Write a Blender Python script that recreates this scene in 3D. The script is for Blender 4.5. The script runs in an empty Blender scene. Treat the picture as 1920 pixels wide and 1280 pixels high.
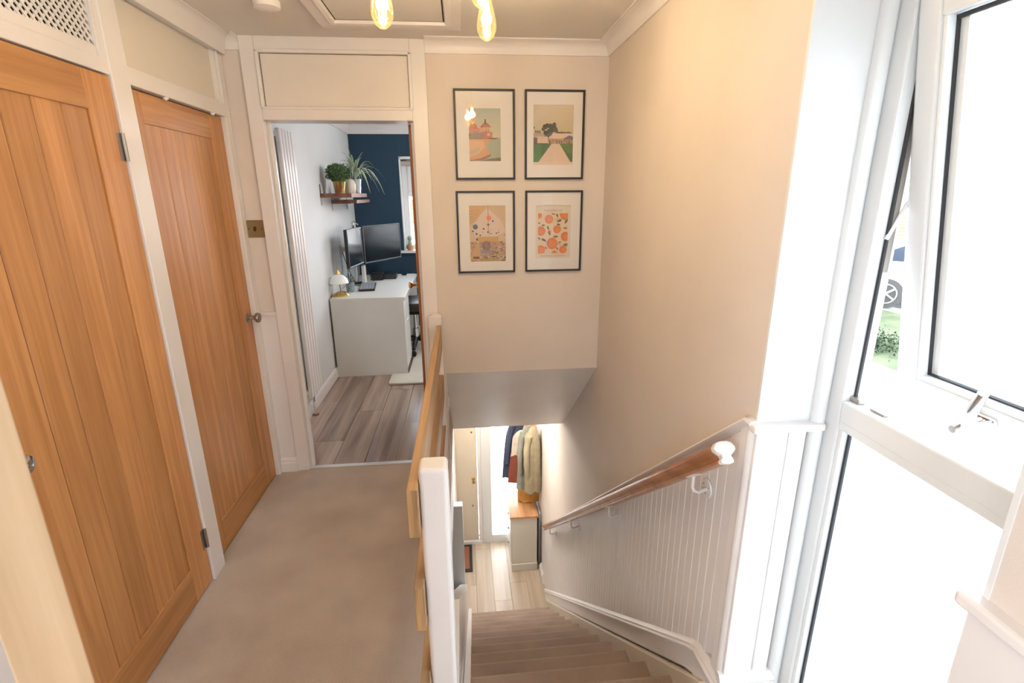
import bpy, bmesh, math, random
from mathutils import Vector, Matrix
R = math.radians
random.seed(7)
scn = bpy.context.scene
COL = scn.collection

# ------------------------------------------------------------------ camera
cam = bpy.data.cameras.new('camera'); camo = bpy.data.objects.new('camera', cam); COL.objects.link(camo)
cam.sensor_width = 36; cam.lens = 946/1920*36; cam.clip_start = 0.02; cam.clip_end = 200
rt, up, bk = Vector((0.99515787, -0.09801476, -0.00734284)), Vector((0.03435463, 0.27686642, 0.96029409)), Vector((-0.09209001, -0.95589649, 0.27889306))
m = Matrix.Identity(4)
for i in range(3):
    m[i][0], m[i][1], m[i][2] = rt[i], up[i], bk[i]
m[0][3], m[1][3], m[2][3] = 0, 0, 1.61
camo.matrix_world = m
cam.dof.use_dof = True; cam.dof.focus_distance = 2.4; cam.dof.aperture_fstop = 8.0
scn.camera = camo

# ------------------------------------------------------------------ world, exposure
SKY = 4.7
w = bpy.data.worlds.new('sky'); scn.world = w; w.use_nodes = True
nt = w.node_tree; nt.nodes.clear()
wo = nt.nodes.new('ShaderNodeOutputWorld'); bg = nt.nodes.new('ShaderNodeBackground')
tc = nt.nodes.new('ShaderNodeTexCoord'); sx = nt.nodes.new('ShaderNodeSeparateXYZ'); rp = nt.nodes.new('ShaderNodeValToRGB')
nt.links.new(tc.outputs['Generated'], sx.inputs[0]); nt.links.new(sx.outputs['Z'], rp.inputs[0])
rp.color_ramp.elements[0].position = 0.0; rp.color_ramp.elements[0].color = (0.93, 0.96, 1.0, 1)
rp.color_ramp.elements[1].position = 0.8; rp.color_ramp.elements[1].color = (0.80, 0.90, 1.0, 1)
nt.links.new(rp.outputs[0], bg.inputs[0]); bg.inputs[1].default_value = SKY
nt.links.new(bg.outputs[0], wo.inputs[0])
scn.view_settings.view_transform = 'Standard'; scn.view_settings.look = 'None'
scn.view_settings.exposure = 1.5; scn.view_settings.gamma = 1; scn.view_settings.use_curve_mapping = False
BULB_W = 4.4

def portal(name, loc, rot, sx_, sy_):
    # light portal: only guides the sampling of real sky light through a window
    l = bpy.data.lights.new(name, 'AREA'); l.shape = 'RECTANGLE'; l.size = sx_; l.size_y = sy_
    l.cycles.is_portal = True
    o = bpy.data.objects.new(name, l); COL.objects.link(o); o.location = loc; o.rotation_euler = rot
portal('window_portal', (1.30, .89, 1.05), (0, R(90), 0), 2.3, .75)
portal('office_window_portal', (.45, 6.2, 1.5), (R(-90), 0, 0), 2.3, 1.1)
portal('added_office_side_portal', (1.8, 4.5, 1.5), (0, R(90), 0), 1.3, 2.1)
portal('added_side_window_portal', (-1.5, -1.12, 1.52), (0, R(-90), 0), 1.4, 1.5)
portal('added_rear_window_portal', (-.725, -2.38, 1.55), (R(90), 0, 0), 1.0, 1.4)
portal('hall_glazing_portal', (.5, 5.56, -1.45), (R(-90), 0, 0), .6, 2.2)

# ------------------------------------------------------------------ materials
MATS = {}
def new_mat(name):
    mt = bpy.data.materials.new(name); mt.use_nodes = True
    return mt, mt.node_tree, mt.node_tree.nodes['Principled BSDF']
def plain(name, col, rough=.5, metal=0.0, bump=0, bscale=200, var=0, vscale=3, spec=None, coat=0):
    if name in MATS: return MATS[name]
    mt, t, b = new_mat(name); MATS[name] = mt
    b.inputs['Base Color'].default_value = (*col, 1); b.inputs['Roughness'].default_value = rough
    b.inputs['Metallic'].default_value = metal
    if spec is not None: b.inputs['Specular IOR Level'].default_value = spec
    if coat: b.inputs['Coat Weight'].default_value = coat; b.inputs['Coat Roughness'].default_value = .1
    co = t.nodes.new('ShaderNodeTexCoord')
    if bump:
        n = t.nodes.new('ShaderNodeTexNoise'); n.inputs['Scale'].default_value = bscale; n.inputs['Detail'].default_value = 3
        bm_ = t.nodes.new('ShaderNodeBump'); bm_.inputs['Strength'].default_value = bump; bm_.inputs['Distance'].default_value = .004
        t.links.new(co.outputs['Object'], n.inputs['Vector']); t.links.new(n.outputs[0], bm_.inputs['Height']); t.links.new(bm_.outputs[0], b.inputs['Normal'])
    if True:
        n = t.nodes.new('ShaderNodeTexNoise'); n.inputs['Scale'].default_value = vscale; n.inputs['Detail'].default_value = 4
        r = t.nodes.new('ShaderNodeValToRGB'); v = var or .03
        r.color_ramp.elements[0].position = .3; r.color_ramp.elements[1].position = .7
        r.color_ramp.elements[0].color = (*[c*(1-v) for c in col], 1); r.color_ramp.elements[1].color = (*[min(1, c*(1+v)) for c in col], 1)
        t.links.new(co.outputs['Object'], n.inputs['Vector']); t.links.new(n.outputs[0], r.inputs[0]); t.links.new(r.outputs[0], b.inputs['Base Color'])
    return mt
def wood(name, c0, c1, axis='z', rough=.45, scale=1.0, rnd=.25, bump=.15, coat=0):
    """grain stretched along one axis, tone shifted per object"""
    if name in MATS: return MATS[name]
    mt, t, b = new_mat(name); MATS[name] = mt
    co = t.nodes.new('ShaderNodeTexCoord'); mp = t.nodes.new('ShaderNodeMapping'); oi = t.nodes.new('ShaderNodeObjectInfo')
    s = {'x': (.9, 22, 22), 'y': (22, .9, 22), 'z': (22, 22, .9)}[axis]
    mp.inputs['Scale'].default_value = [k*scale for k in s]
    ofs = t.nodes.new('ShaderNodeVectorMath'); ofs.operation = 'SCALE'; ofs.inputs[0].default_value = (13, 7, 9)
    t.links.new(oi.outputs['Random'], ofs.inputs['Scale']); t.links.new(ofs.outputs[0], mp.inputs['Location'])
    t.links.new(co.outputs['Object'], mp.inputs['Vector'])
    n = t.nodes.new('ShaderNodeTexNoise'); n.inputs['Scale'].default_value = 1; n.inputs['Detail'].default_value = 6; n.inputs['Distortion'].default_value = .6
    t.links.new(mp.outputs[0], n.inputs['Vector'])
    n2 = t.nodes.new('ShaderNodeTexNoise'); n2.inputs['Scale'].default_value = 6; n2.inputs['Detail'].default_value = 4
    t.links.new(mp.outputs[0], n2.inputs['Vector'])
    mx0 = t.nodes.new('ShaderNodeMath'); mx0.operation = 'MULTIPLY_ADD'; mx0.inputs[1].default_value = .3
    t.links.new(n2.outputs[0], mx0.inputs[0]); t.links.new(n.outputs[0], mx0.inputs[2])
    r = t.nodes.new('ShaderNodeValToRGB'); r.color_ramp.elements[0].position = .45; r.color_ramp.elements[1].position = .85
    r.color_ramp.elements[0].color = (*c0, 1); r.color_ramp.elements[1].color = (*c1, 1)
    t.links.new(mx0.outputs[0], r.inputs[0])
    hs = t.nodes.new('ShaderNodeHueSaturation')
    mr = t.nodes.new('ShaderNodeMapRange'); mr.inputs['To Min'].default_value = 1-rnd/2; mr.inputs['To Max'].default_value = 1+rnd/2
    t.links.new(oi.outputs['Random'], mr.inputs['Value']); t.links.new(mr.outputs[0], hs.inputs['Value'])
    t.links.new(r.outputs[0], hs.inputs['Color']); t.links.new(hs.outputs[0], b.inputs['Base Color'])
    bp = t.nodes.new('ShaderNodeBump'); bp.inputs['Strength'].default_value = bump; bp.inputs['Distance'].default_value = .002
    t.links.new(mx0.outputs[0], bp.inputs['Height']); t.links.new(bp.outputs[0], b.inputs['Normal'])
    b.inputs['Roughness'].default_value = rough
    if coat: b.inputs['Coat Weight'].default_value = coat; b.inputs['Coat Roughness'].default_value = .15
    return mt
def carpet_mat(name, c0, c1):
    mt, t, b = new_mat(name)
    co = t.nodes.new('ShaderNodeTexCoord')
    n = t.nodes.new('ShaderNodeTexNoise'); n.inputs['Scale'].default_value = 420; n.inputs['Detail'].default_value = 3
    n2 = t.nodes.new('ShaderNodeTexNoise'); n2.inputs['Scale'].default_value = 3.5; n2.inputs['Detail'].default_value = 5
    ad = t.nodes.new('ShaderNodeMath'); ad.operation = 'MULTIPLY_ADD'; ad.inputs[1].default_value = .55
    for q in (n, n2): t.links.new(co.outputs['Object'], q.inputs['Vector'])
    t.links.new(n2.outputs[0], ad.inputs[0]); t.links.new(n.outputs[0], ad.inputs[2])
    r = t.nodes.new('ShaderNodeValToRGB'); r.color_ramp.elements[0].position = .55; r.color_ramp.elements[1].position = 1.0
    r.color_ramp.elements[0].color = (*c0, 1); r.color_ramp.elements[1].color = (*c1, 1)
    t.links.new(ad.outputs[0], r.inputs[0]); t.links.new(r.outputs[0], b.inputs['Base Color'])
    bp = t.nodes.new('ShaderNodeBump'); bp.inputs['Strength'].default_value = .7; bp.inputs['Distance'].default_value = .006
    t.links.new(n.outputs[0], bp.inputs['Height']); t.links.new(bp.outputs[0], b.inputs['Normal'])
    b.inputs['Roughness'].default_value = .95; b.inputs['Sheen Weight'].default_value = .3
    return mt
def glass_mat(name, frost=0.0, gloss=.08, tint=(1, 1, 1)):
    mt = bpy.data.materials.new(name); mt.use_nodes = True; t = mt.node_tree; t.nodes.clear()
    o = t.nodes.new('ShaderNodeOutputMaterial'); tr = t.nodes.new('ShaderNodeBsdfTransparent'); tl = t.nodes.new('ShaderNodeBsdfTranslucent')
    gl = t.nodes.new('ShaderNodeBsdfGlossy'); gl.inputs['Roughness'].default_value = .02 if frost == 0 else .12
    tr.inputs[0].default_value = (*tint, 1); tl.inputs[0].default_value = (*tint, 1)
    m1 = t.nodes.new('ShaderNodeMixShader'); m1.inputs[0].default_value = frost
    m2 = t.nodes.new('ShaderNodeMixShader'); fr = t.nodes.new('ShaderNodeLayerWeight'); fr.inputs['Blend'].default_value = .25
    mm = t.nodes.new('ShaderNodeMath'); mm.operation = 'MAXIMUM'; mm.inputs[1].default_value = gloss
    m3 = t.nodes.new('ShaderNodeMath'); m3.operation = 'MULTIPLY'; m3.inputs[1].default_value = .6
    t.links.new(fr.outputs['Fresnel'], m3.inputs[0]); t.links.new(m3.outputs[0], mm.inputs[0])
    t.links.new(mm.outputs[0], m2.inputs[0])
    t.links.new(tr.outputs[0], m1.inputs[1]); t.links.new(tl.outputs[0], m1.inputs[2])
    t.links.new(m1.outputs[0], m2.inputs[1]); t.links.new(gl.outputs[0], m2.inputs[2]); t.links.new(m2.outputs[0], o.inputs[0])
    if frost:
        co = t.nodes.new('ShaderNodeTexCoord'); n = t.nodes.new('ShaderNodeTexNoise'); n.inputs['Scale'].default_value = 60
        bp = t.nodes.new('ShaderNodeBump'); bp.inputs['Strength'].default_value = .6; bp.inputs['Distance'].default_value = .01
        t.links.new(co.outputs['Object'], n.inputs['Vector']); t.links.new(n.outputs[0], bp.inputs['Height']); t.links.new(bp.outputs[0], gl.inputs['Normal'])
    return mt
def emit_mat(name, col, s):
    mt = bpy.data.materials.new(name); mt.use_nodes = True; t = mt.node_tree; t.nodes.clear()
    o = t.nodes.new('ShaderNodeOutputMaterial'); e = t.nodes.new('ShaderNodeEmission'); e.inputs[0].default_value = (*col, 1); e.inputs[1].default_value = s
    t.links.new(e.outputs[0], o.inputs[0]); return mt

BEIGE = plain('beige_wall_paint', (.705, .63, .572), .75, bump=.12, bscale=260)
WHITE = plain('white_gloss_paint', (.80, .77, .765), .32, bump=.02, bscale=60)
CREAM = plain('cream_panel_paint', (.76, .71, .64), .45, bump=.03, bscale=80)
CEIL = plain('ceiling_paint', (.76, .73, .69), .85, bump=.1, bscale=300)
SOFF = plain('textured_soffit_paint', (.88, .86, .84), .35, bump=.45, bscale=150)
UPVC = plain('white_plastic', (.76, .78, .79), .25)
GREYW = plain('cool_grey_wall_paint', (.68, .70, .71), .7, bump=.08, bscale=260)
NAVY = plain('navy_wall_paint', (.012, .045, .085), .6, bump=.1, bscale=260)
OAK = wood('oak_upright', (.44, .20, .068), (.62, .315, .125), 'z', .42, 1.6, .22)
OAKH = wood('oak_crosswise', (.42, .19, .062), (.58, .29, .11), 'y', .42, 1.6, .15)
OAKX = wood('oak_office_door', (.30, .10, .03), (.45, .18, .06), 'z', .42)
OAKPALE = wood('pale_oak_edge', (.50, .33, .18), (.72, .52, .33), 'z', .45)
PINE = wood('pine_plank', (.27, .145, .065), (.56, .36, .19), 'y', .5, .8, .25, .3)
PINEEND = wood('pine_end_grain', (.22, .12, .05), (.60, .37, .17), 'z', .6, 2.2, .2, .3)
HANDW = wood('handrail_wood', (.30, .11, .04), (.50, .22, .09), 'y', .3, 1, .1, .1, coat=.4)
WALNUT = wood('brown_laminate', (.20, .13, .095), (.42, .31, .25), 'y', .22, .5, .35, .08, coat=.3)
HALLW = wood('pale_laminate', (.46, .37, .28), (.64, .54, .43), 'y', .3, .5, .15, .06)
CARPET = carpet_mat('taupe_carpet', (.40, .32, .265), (.70, .60, .53))
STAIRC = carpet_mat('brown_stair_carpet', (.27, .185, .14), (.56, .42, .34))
RUGM = carpet_mat('cream_rug_pile', (.55, .50, .40), (.80, .76, .66))
BLACK = plain('black_plastic', (.012, .012, .013), .35)
BLACKM = plain('matt_black_frame', (.020, .018, .017), .45)
BRASS = plain('aged_brass', (.28, .20, .10), .38, .9)
GOLD = plain('polished_brass', (.75, .52, .20), .25, 1.0)
CHROME = plain('chrome', (.70, .71, .72), .14, 1.0)
STEEL = plain('dull_steel', (.38, .35, .32), .35, .9)
DARK = plain('dark_void', (.012, .010, .010), .9)
SEAL = plain('black_seal', (.03, .03, .035), .6)
MOUNT = plain('white_picture_mount', (.80, .76, .72), .8)
PGLASS = glass_mat('picture_glass', 0, .05)
FROST = glass_mat('obscure_glass', .45, .05, (.76, .79, .80))
FROST2 = glass_mat('lightly_frosted_glass', .15, .05)
CLEAR = glass_mat('clear_pane', 0, .06)

# ------------------------------------------------------------------ mesh helpers
ORG = {}
class MB:
    def __init__(s): s.v = []; s.f = []; s.mi = []; s.m = 0
    def add(s, vs, fs):
        k = len(s.v); s.v += [tuple(p) for p in vs]
        for f in fs: s.f.append([k+i for i in f]); s.mi.append(s.m)
        return s
    def box(s, x0, x1, y0, y1, z0, z1):
        x0, x1 = sorted((x0, x1)); y0, y1 = sorted((y0, y1)); z0, z1 = sorted((z0, z1))
        return s.add([(x0,y0,z0),(x1,y0,z0),(x1,y1,z0),(x0,y1,z0),(x0,y0,z1),(x1,y0,z1),(x1,y1,z1),(x0,y1,z1)],
                     [(0,3,2,1),(4,5,6,7),(0,1,5,4),(1,2,6,5),(2,3,7,6),(3,0,4,7)])
    def prism(s, poly, axis, a0, a1):
        """poly of 2-D points extruded along axis; x: (y,z), y: (x,z), z: (x,y)"""
        def P(p, a): return {'x': (a, p[0], p[1]), 'y': (p[0], a, p[1]), 'z': (p[0], p[1], a)}[axis]
        n = len(poly)
        return s.add([P(p, a0) for p in poly]+[P(p, a1) for p in poly],
                     [tuple(range(n-1, -1, -1)), tuple(range(n, 2*n))]+[(i, (i+1) % n, n+(i+1) % n, n+i) for i in range(n)])
    def sweep(s, rings, caps=True):
        n = len(rings[0]); vs = [p for r in rings for p in r]; fs = []
        for j in range(len(rings)-1):
            for i in range(n): fs.append((j*n+i, j*n+(i+1) % n, (j+1)*n+(i+1) % n, (j+1)*n+i))
        if caps: fs += [tuple(range(n-1, -1, -1)), tuple(range((len(rings)-1)*n, len(rings)*n))]
        return s.add(vs, fs)
    def tube(s, pts, r, seg=8):
        pts = [Vector(p) for p in pts]; rr = r if isinstance(r, (list, tuple)) else [r]*len(pts); rings = []
        ref = Vector((0, 0, 1))
        t0 = (pts[1]-pts[0]).normalized()
        if abs(t0.dot(ref)) > .95: ref = Vector((1, 0, 0))
        for i, p in enumerate(pts):
            t_ = (pts[min(i+1, len(pts)-1)]-pts[max(i-1, 0)]).normalized()
            a = t_.cross(ref)
            if a.length < 1e-4: a = t_.cross(Vector((0, 1, 0)))
            a.normalize(); b = t_.cross(a).normalized()
            rings.append([p+a*math.cos(2*math.pi*k/seg)*rr[i]+b*math.sin(2*math.pi*k/seg)*rr[i] for k in range(seg)])
        return s.sweep(rings)
    def lathe(s, prof, c=(0, 0, 0), axis='z', seg=24):
        rings = []
        for r_, h in prof:
            ring = []
            for k in range(seg):
                a = 2*math.pi*k/seg; u, v = max(r_, 1e-5)*math.cos(a), max(r_, 1e-5)*math.sin(a)
                p = {'z': (u, v, h), 'x': (h, u, v), 'y': (u, h, v)}[axis]
                ring.append((p[0]+c[0], p[1]+c[1], p[2]+c[2]))
            rings.append(ring)
        return s.sweep(rings)
    def xf(s, M, start=0):
        for i in range(start, len(s.v)): s.v[i] = tuple(M @ Vector(s.v[i]))
        return s
def build(name, mb, mats, parent=None, world=True, smooth=False, bevel=0, loc=None, seg=2, kind=None):
    if not isinstance(mats, (list, tuple)): mats = [mats]
    o0 = Vector(ORG.get(parent.name, (0, 0, 0))) if parent else Vector((0, 0, 0))
    vs = [tuple(Vector(v)-o0) for v in mb.v] if (world and parent) else mb.v
    me = bpy.data.meshes.new(name); me.from_pydata(vs, [], mb.f); me.update()
    bm = bmesh.new(); bm.from_mesh(me)
    bmesh.ops.recalc_face_normals(bm, faces=bm.faces)
    bm.to_mesh(me); bm.free()
    for mt in mats: me.materials.append(mt)
    if len(mats) > 1:
        for p, i in zip(me.polygons, mb.mi): p.material_index = i
    if smooth:
        for p in me.polygons: p.use_smooth = True
        me.set_sharp_from_angle(angle=R(42))
    o = bpy.data.objects.new(name, me); COL.objects.link(o)
    if loc: o.location = loc
    if parent: o.parent = parent
    ORG[o.name] = tuple(o0)
    if bevel:
        b = o.modifiers.new('bevel', 'BEVEL'); b.width = bevel; b.segments = seg; b.limit_method = 'ANGLE'
    if kind: o['kind'] = kind
    return o
def thing(name, label, cat, loc=(0, 0, 0), rotz=0, group=None):
    o = bpy.data.objects.new(name, None); COL.objects.link(o); o.location = loc; o.rotation_euler = (0, 0, rotz)
    o.empty_display_size = .1
    ORG[o.name] = tuple(loc); o['label'] = label; o['category'] = cat
    if group: o['group'] = group
    return o
def sroot(name, loc=(0, 0, 0)):
    o = bpy.data.objects.new(name, None); COL.objects.link(o); o.location = loc; ORG[o.name] = tuple(loc); o['kind'] = 'structure'
    return o
def struct(name, mb, mt, **k):
    o = build(name, mb, mt, **k)
    if not k.get('parent'): o['kind'] = 'structure'
    return o
def tag(o, label, cat, group=None):
    o['label'] = label; o['category'] = cat
    if group: o['group'] = group
    return o
def boxm(*a): return MB().box(*a)
def label(o, s): o['label'] = s; return o

CZ = 2.36        # ceiling
YB = 2.878       # back wall face
XL = -1.16       # line of the cupboard doors
XR = .80         # right wall face
LZ = -2.60       # lower hall floor
def nose(y): return -(y-1.238)/.24*.2

# ================================================================== STRUCTURE
# ---- ceilings
struct('ceiling', boxm(-1.35, 1.2, -2.2, YB+.1, CZ, CZ+.1), CEIL)
struct('ceiling_office', boxm(-1.35, 2.1, YB+.1, 6.3, 2.38, 2.5), plain('office_ceiling_paint', (.72, .76, .80), .85))
struct('ceiling_hall', boxm(-1.6, 1.0, 3.87, 5.6, -.26, -.16), CEIL)
# ---- landing deck, carpet
s = MB().box(-1.35, -.118, -2.2, YB, -.25, -.012).box(-.118, 1.0, -2.2, 1.20, -.25, -.012)
struct('floor_deck', s, plain('raw_timber', (.5, .38, .25), .8))
s = MB().box(-1.19, -.122, -2.2, YB, -.012, 0)
s.box(-.122, XR, -2.2, 1.19, -.012, 0)
struct('floor', s, CARPET)
struct('floor_office_deck', MB().box(-1.35, -.126, YB, 6.3, -.25, -.014).box(-.126, 2.1, 4.0, 6.3, -.155, -.014), plain('raw_timber', (.5, .38, .25), .8))
struct('trim_1', boxm(-.975, -.23, YB-.004, YB+.028, -.012, .006), plain('threshold_bar', (.72, .73, .74), .3, .6), bevel=.002)

# ---- office laminate planks
fo = sroot('floor_office')
pw = .192; x = -1.235; ci = 0
while x < 1.6:
    y = YB+.026 - [.25, .95, .45, .02, .7][ci % 5]
    while y < 6.1:
        y0, y1 = max(y, YB+.028), min(y+1.28, 6.06)
        if x > -.32: y0 = max(y0, 4.0)
        if y1-y0 > .03:
            x0, x1 = max(x, -1.2), x+pw
            build('plank', boxm(x0+.0012, x1-.0012, y0+.0012, y1-.0012, -.012, -.0005+.0006*random.random()), WALNUT, fo, bevel=.0012, seg=1)
        y += 1.28
    x += pw; ci += 1

# ---- walls of the landing
BW = .1
s = MB()
s.box(-1.35, -1.045, YB, YB+BW, -.25, CZ)                       # sliver between the cupboard and the office door frame
s.box(-1.045, -.15, YB+.008, YB+BW, 2.30, 2.45)
s.box(-.16, -.12, YB, YB+BW, -.25, CZ+.05)
s.box(-.12, 1.0, YB, YB+BW, .585, CZ+.05)
struct('wall_back', s, BEIGE)
# back face of the partition seen from the office
struct('wall_office_front', MB().box(-.15, -.126, YB+BW, YB+BW+.02, -.01, 2.45).box(-.126, 2.1, YB+BW+.043, YB+BW+.06, .69, 2.45), GREYW)
# soffit over the stairs
s = MB().prism([(YB+.001, .585), (3.87, -.26), (4.0, -.26), (4.0, -.1), (3.02, .70), (YB+.001, .70)], 'x', -.125, XR+.02)
struct('ceiling_soffit', s, SOFF)
# right wall: stair side, above and below the window, near part
s = MB()
s.box(XR, 1.10, 1.213, 5.6, -2.8, CZ+.05)
s.box(XR, 1.10, .575, 1.213, 2.16, CZ+.05)
s.box(XR, 1.10, .575, 1.213, -2.8, -.015)
s.box(XR, 1.10, -2.2, .575, -2.8, CZ+.05)
struct('wall_right', s, BEIGE)
s = MB().box(-1.45, -1.215, -.35, YB+.1, -.25, 2.45).box(-1.45, -1.215, -2.2, -1.9, -.25, 2.45).box(-1.45, -1.215, -1.9, -.35, -.25, .85).box(-1.45, -1.215, -1.9, -.35, 2.2, 2.45)
struct('wall_left', s, CREAM)
w7 = sroot('added_window_7', (-1.35, -1.1, 1.5))  # unseen window, added so daylight reaches the right wall panelling
for a in ((-1.9, -1.83, .85, 2.2), (-.42, -.35, .85, 2.2), (-1.83, -.42, .85, .92), (-1.83, -.42, 2.13, 2.2), (-1.15, -1.10, .92, 2.13)):
    build('frame_bar', boxm(-1.38, -1.32, *a), UPVC, w7, bevel=.004)
build('pane', boxm(-1.353, -1.347, -1.85, -.40, .9, 2.15), CLEAR, w7)
s = MB().box(-1.45, -1.25, -2.32, -2.2, -.25, 2.45).box(-.2, 1.1, -2.32, -2.2, -2.8, 2.45).box(-1.25, -.2, -2.32, -2.2, -.25, .85).box(-1.25, -.2, -2.32, -2.2, 2.25, 2.45)
struct('wall_near', s, BEIGE)
w4 = sroot('added_window_4', (-.72, -2.26, 1.5))  # window behind the camera, added to raise the landing daylight
for a in ((-1.25, -1.18, .85, 2.25), (-.27, -.2, .85, 2.25), (-1.18, -.27, .85, .92), (-1.18, -.27, 2.18, 2.25), (-.75, -.70, .92, 2.18)):
    build('frame_bar', boxm(a[0], a[1], -2.30, -2.24, a[2], a[3]), UPVC, w4, bevel=.004)
build('pane', boxm(-1.19, -.26, -2.272, -2.266, .9, 2.2), CLEAR, w4)
# window recess linings (white)
s = MB().box(XR-.002, .99, 1.2105, 1.22, .99, 2.16)
struct('trim_2', s, UPVC)
struct('trim_3', boxm(XR-.002, .99, .568, .577, -.01, 2.16), UPVC)
s = MB().lathe([(.020, -.02), (.020, 2.16)], (.972, 1.206, 0), 'z', 20)
struct('trim_4', s, UPVC, smooth=True)

# ---- coving
def cove(name, p0, p1, nrm, h=.062, d=.07, m0=0, m1=0, zt=CZ, mat=WHITE):
    """p0,p1: (x,y) ends on the wall, nrm: into the room; m0/m1: mitre (+1 inner corner)"""
    p0, p1, nrm = Vector((*p0, 0)), Vector((*p1, 0)), Vector((*nrm, 0)); t_ = (p1-p0).normalized()
    prof = [(0, -h), (.010, -h), (.012, -h+.008)]
    for k in range(7):
        a = k/6*math.pi/2
        prof.append((.014+(d-.026)*(1-math.cos(a)), -h+.012+(h-.020)*math.sin(a)))
    prof += [(d-.010, -.006), (d, -.006), (d, .001), (0, .001)]
    r0 = [p0+nrm*q+t_*q*m0+Vector((0, 0, zt+z)) for q, z in prof]
    r1 = [p1+nrm*q-t_*q*m1+Vector((0, 0, zt+z)) for q, z in prof]
    return struct(name, MB().sweep([r0, r1]), mat, smooth=True)
cove('trim_5', (-.152, YB), (XR, YB), (0, -1), m1=1)
cove('trim_6', (XR, YB), (XR, -2.2), (-1, 0), m0=1)
cove('trim_7', (-1.125, -2.2), (-1.125, YB), (1, 0), h=.085, d=.055, m1=1)
cove('trim_8', (-1.125, YB), (-1.045, YB), (0, -1), m0=1)
# office coving
cove('trim_9', (-1.2, YB+.1), (-1.2, 6.05), (1, 0), h=.12, d=.12, m1=1, zt=2.38)
cove('trim_10', (-1.2, 6.05), (2.0, 6.05), (0, -1), h=.12, d=.12, m0=1, zt=2.38)

# ---- cupboard front on the left: posts, heads, panels
s = MB()
s.box(-1.215, -1.125, 1.955, 2.052, 0, CZ)             # post between the doors
s.box(-1.215, -1.135, 2.822, YB-.002, 0, CZ)
s.box(-1.215, -1.128, .95, 1.14, 0, CZ)
struct('trim_11', s, WHITE, bevel=.003)
struct('trim_12', boxm(-1.215, -1.130, 1.14, 1.957, 1.998, 2.045), WHITE, bevel=.003)
struct('trim_13', boxm(-1.215, -1.135, 2.05, 2.824, 1.990, 2.052), WHITE, bevel=.003)
s = MB().box(-1.215, -1.165, 2.05, 2.824, 2.045, 2.30)
struct('trim_14', s, CREAM)
s = MB().box(-1.2, -1.140, 2.05, 2.824, 2.285, CZ)
s.box(-1.2, -1.145, 2.05, 2.065, 2.052, 2.29).box(-1.2, -1.145, 2.806, 2.823, 2.052, 2.29)
struct('trim_15', s, WHITE, bevel=.004)
struct('trim_16', boxm(-1.18, -1.168, 1.14, 1.96, 2.04, CZ), DARK)
s = MB().box(-1.175, -1.130, 1.922, 1.957, 2.04, CZ).box(-1.175, -1.130, 1.14, 1.16, 2.04, CZ)
struct('trim_17', s, WHITE, bevel=.002)
# fretwork vent panel over door 1: two layers of diagonal strips
vent = thing('vent_panel', 'white fretwork vent panel above the near oak cupboard door', 'vent', (-1.14, 1.16, 2.045))
mb = MB(); Y0, Y1, Z0, Z1 = 1.16, 1.925, 2.072, CZ
def clipseg(c, sgn):
    pts = []
    # line z = sgn*(y) + c clipped to rect
    for y in (Y0, Y1):
        z = sgn*y+c
        if Z0-1e-9 <= z <= Z1+1e-9: pts.append((y, z))
    for z in (Z0, Z1):
        y = (z-c)/sgn
        if Y0 < y < Y1: pts.append((y, z))
    return pts[:2] if len(pts) >= 2 else None
pitch = .0265
for sgn, xo in ((1, -1.146), (-1, -1.1435)):
    cs = [Z0-sgn*Y0, Z0-sgn*Y1, Z1-sgn*Y0, Z1-sgn*Y1]; c = min(cs)+.01
    while c < max(cs):
        q = clipseg(c, sgn)
        if q:
            (a, b), (c2, d2) = q; L = math.hypot(c2-a, d2-b)
            if L > .004:
                ux, uz = (c2-a)/L, (d2-b)/L; nx, nz = -uz*.0040, ux*.0040
                mb.prism([(a-nx, b-nz), (c2-nx, d2-nz), (c2+nx, d2+nz), (a+nx, b+nz)], 'x', xo-.0015, xo+.0015)
        c += pitch
v = build('lattice', mb, WHITE, vent, kind='stuff')
build('bottom_rail', boxm(-1.15, -1.138, Y0, Y1, 2.045, Z0+.004), WHITE, vent)
build('side_rail', boxm(-1.15, -1.138, Y1-.006, Y1, Z0, CZ), WHITE, vent)

# ---- oak ledged doors with five planks
def oak_door(name, xf, y0, y1, z0, z1, knob_y, hinge_y, ppitch, px1, mirror=False, x_is_right=True):
    d = sroot(name, (xf, y0, z0)); T = .035
    pz0, pz1 = .16, 1.876
    px0 = px1-5*ppitch
    def b(n, *a, mt=OAK, bev=.0015): return build(n, boxm(*a), mt, d, bevel=bev, seg=1)
    b('stile', xf-T, xf, y0, px0, z0, z1); b('stile', xf-T, xf, px1, y1, z0, z1)
    b('top_rail', xf-T, xf, px0, px1, pz1, z1, mt=OAKH); b('bottom_rail', xf-T, xf, px0, px1, z0, pz0, mt=OAKH)
    for k in range(5):
        ya, yb = px0+k*ppitch+.0013, px0+(k+1)*ppitch-.0013
        mb = MB(); e = .003; xx = xf-.006
        mb.prism([(xf-T+.005, ya), (xx-e, ya), (xx, ya+e), (xx, yb-e), (xx-e, yb), (xf-T+.005, yb)], 'z', pz0, pz1)
        build('plank', mb, OAK, d)
    build('backing', boxm(xf-T+.001, xf-T+.006, px0, px1, pz0, pz1), OAK, d)
    # knob
    kz = .985
    mb = MB().lathe([(.0, 0), (.026, 0), (.026, .005), (.018, .009), (.011, .012), (.009, .030), (.014, .036), (.025, .044), (.0275, .053), (.024, .061), (.012, .066), (0, .067)], (xf, knob_y, kz), 'x', 28)
    label(build('door_knob', mb, STEEL if xf < -1.15 else CHROME, d, smooth=True), 'round metal door knob')
    return d
d1 = oak_door('door_1', -1.135, 1.147, 1.952, .008, 1.993, 1.209, 1.95, .109, 1.822)
d2 = oak_door('door_2', XL, 2.035, 2.820, .008, 1.985, 2.77, 2.0, .1066, 2.688)
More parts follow.
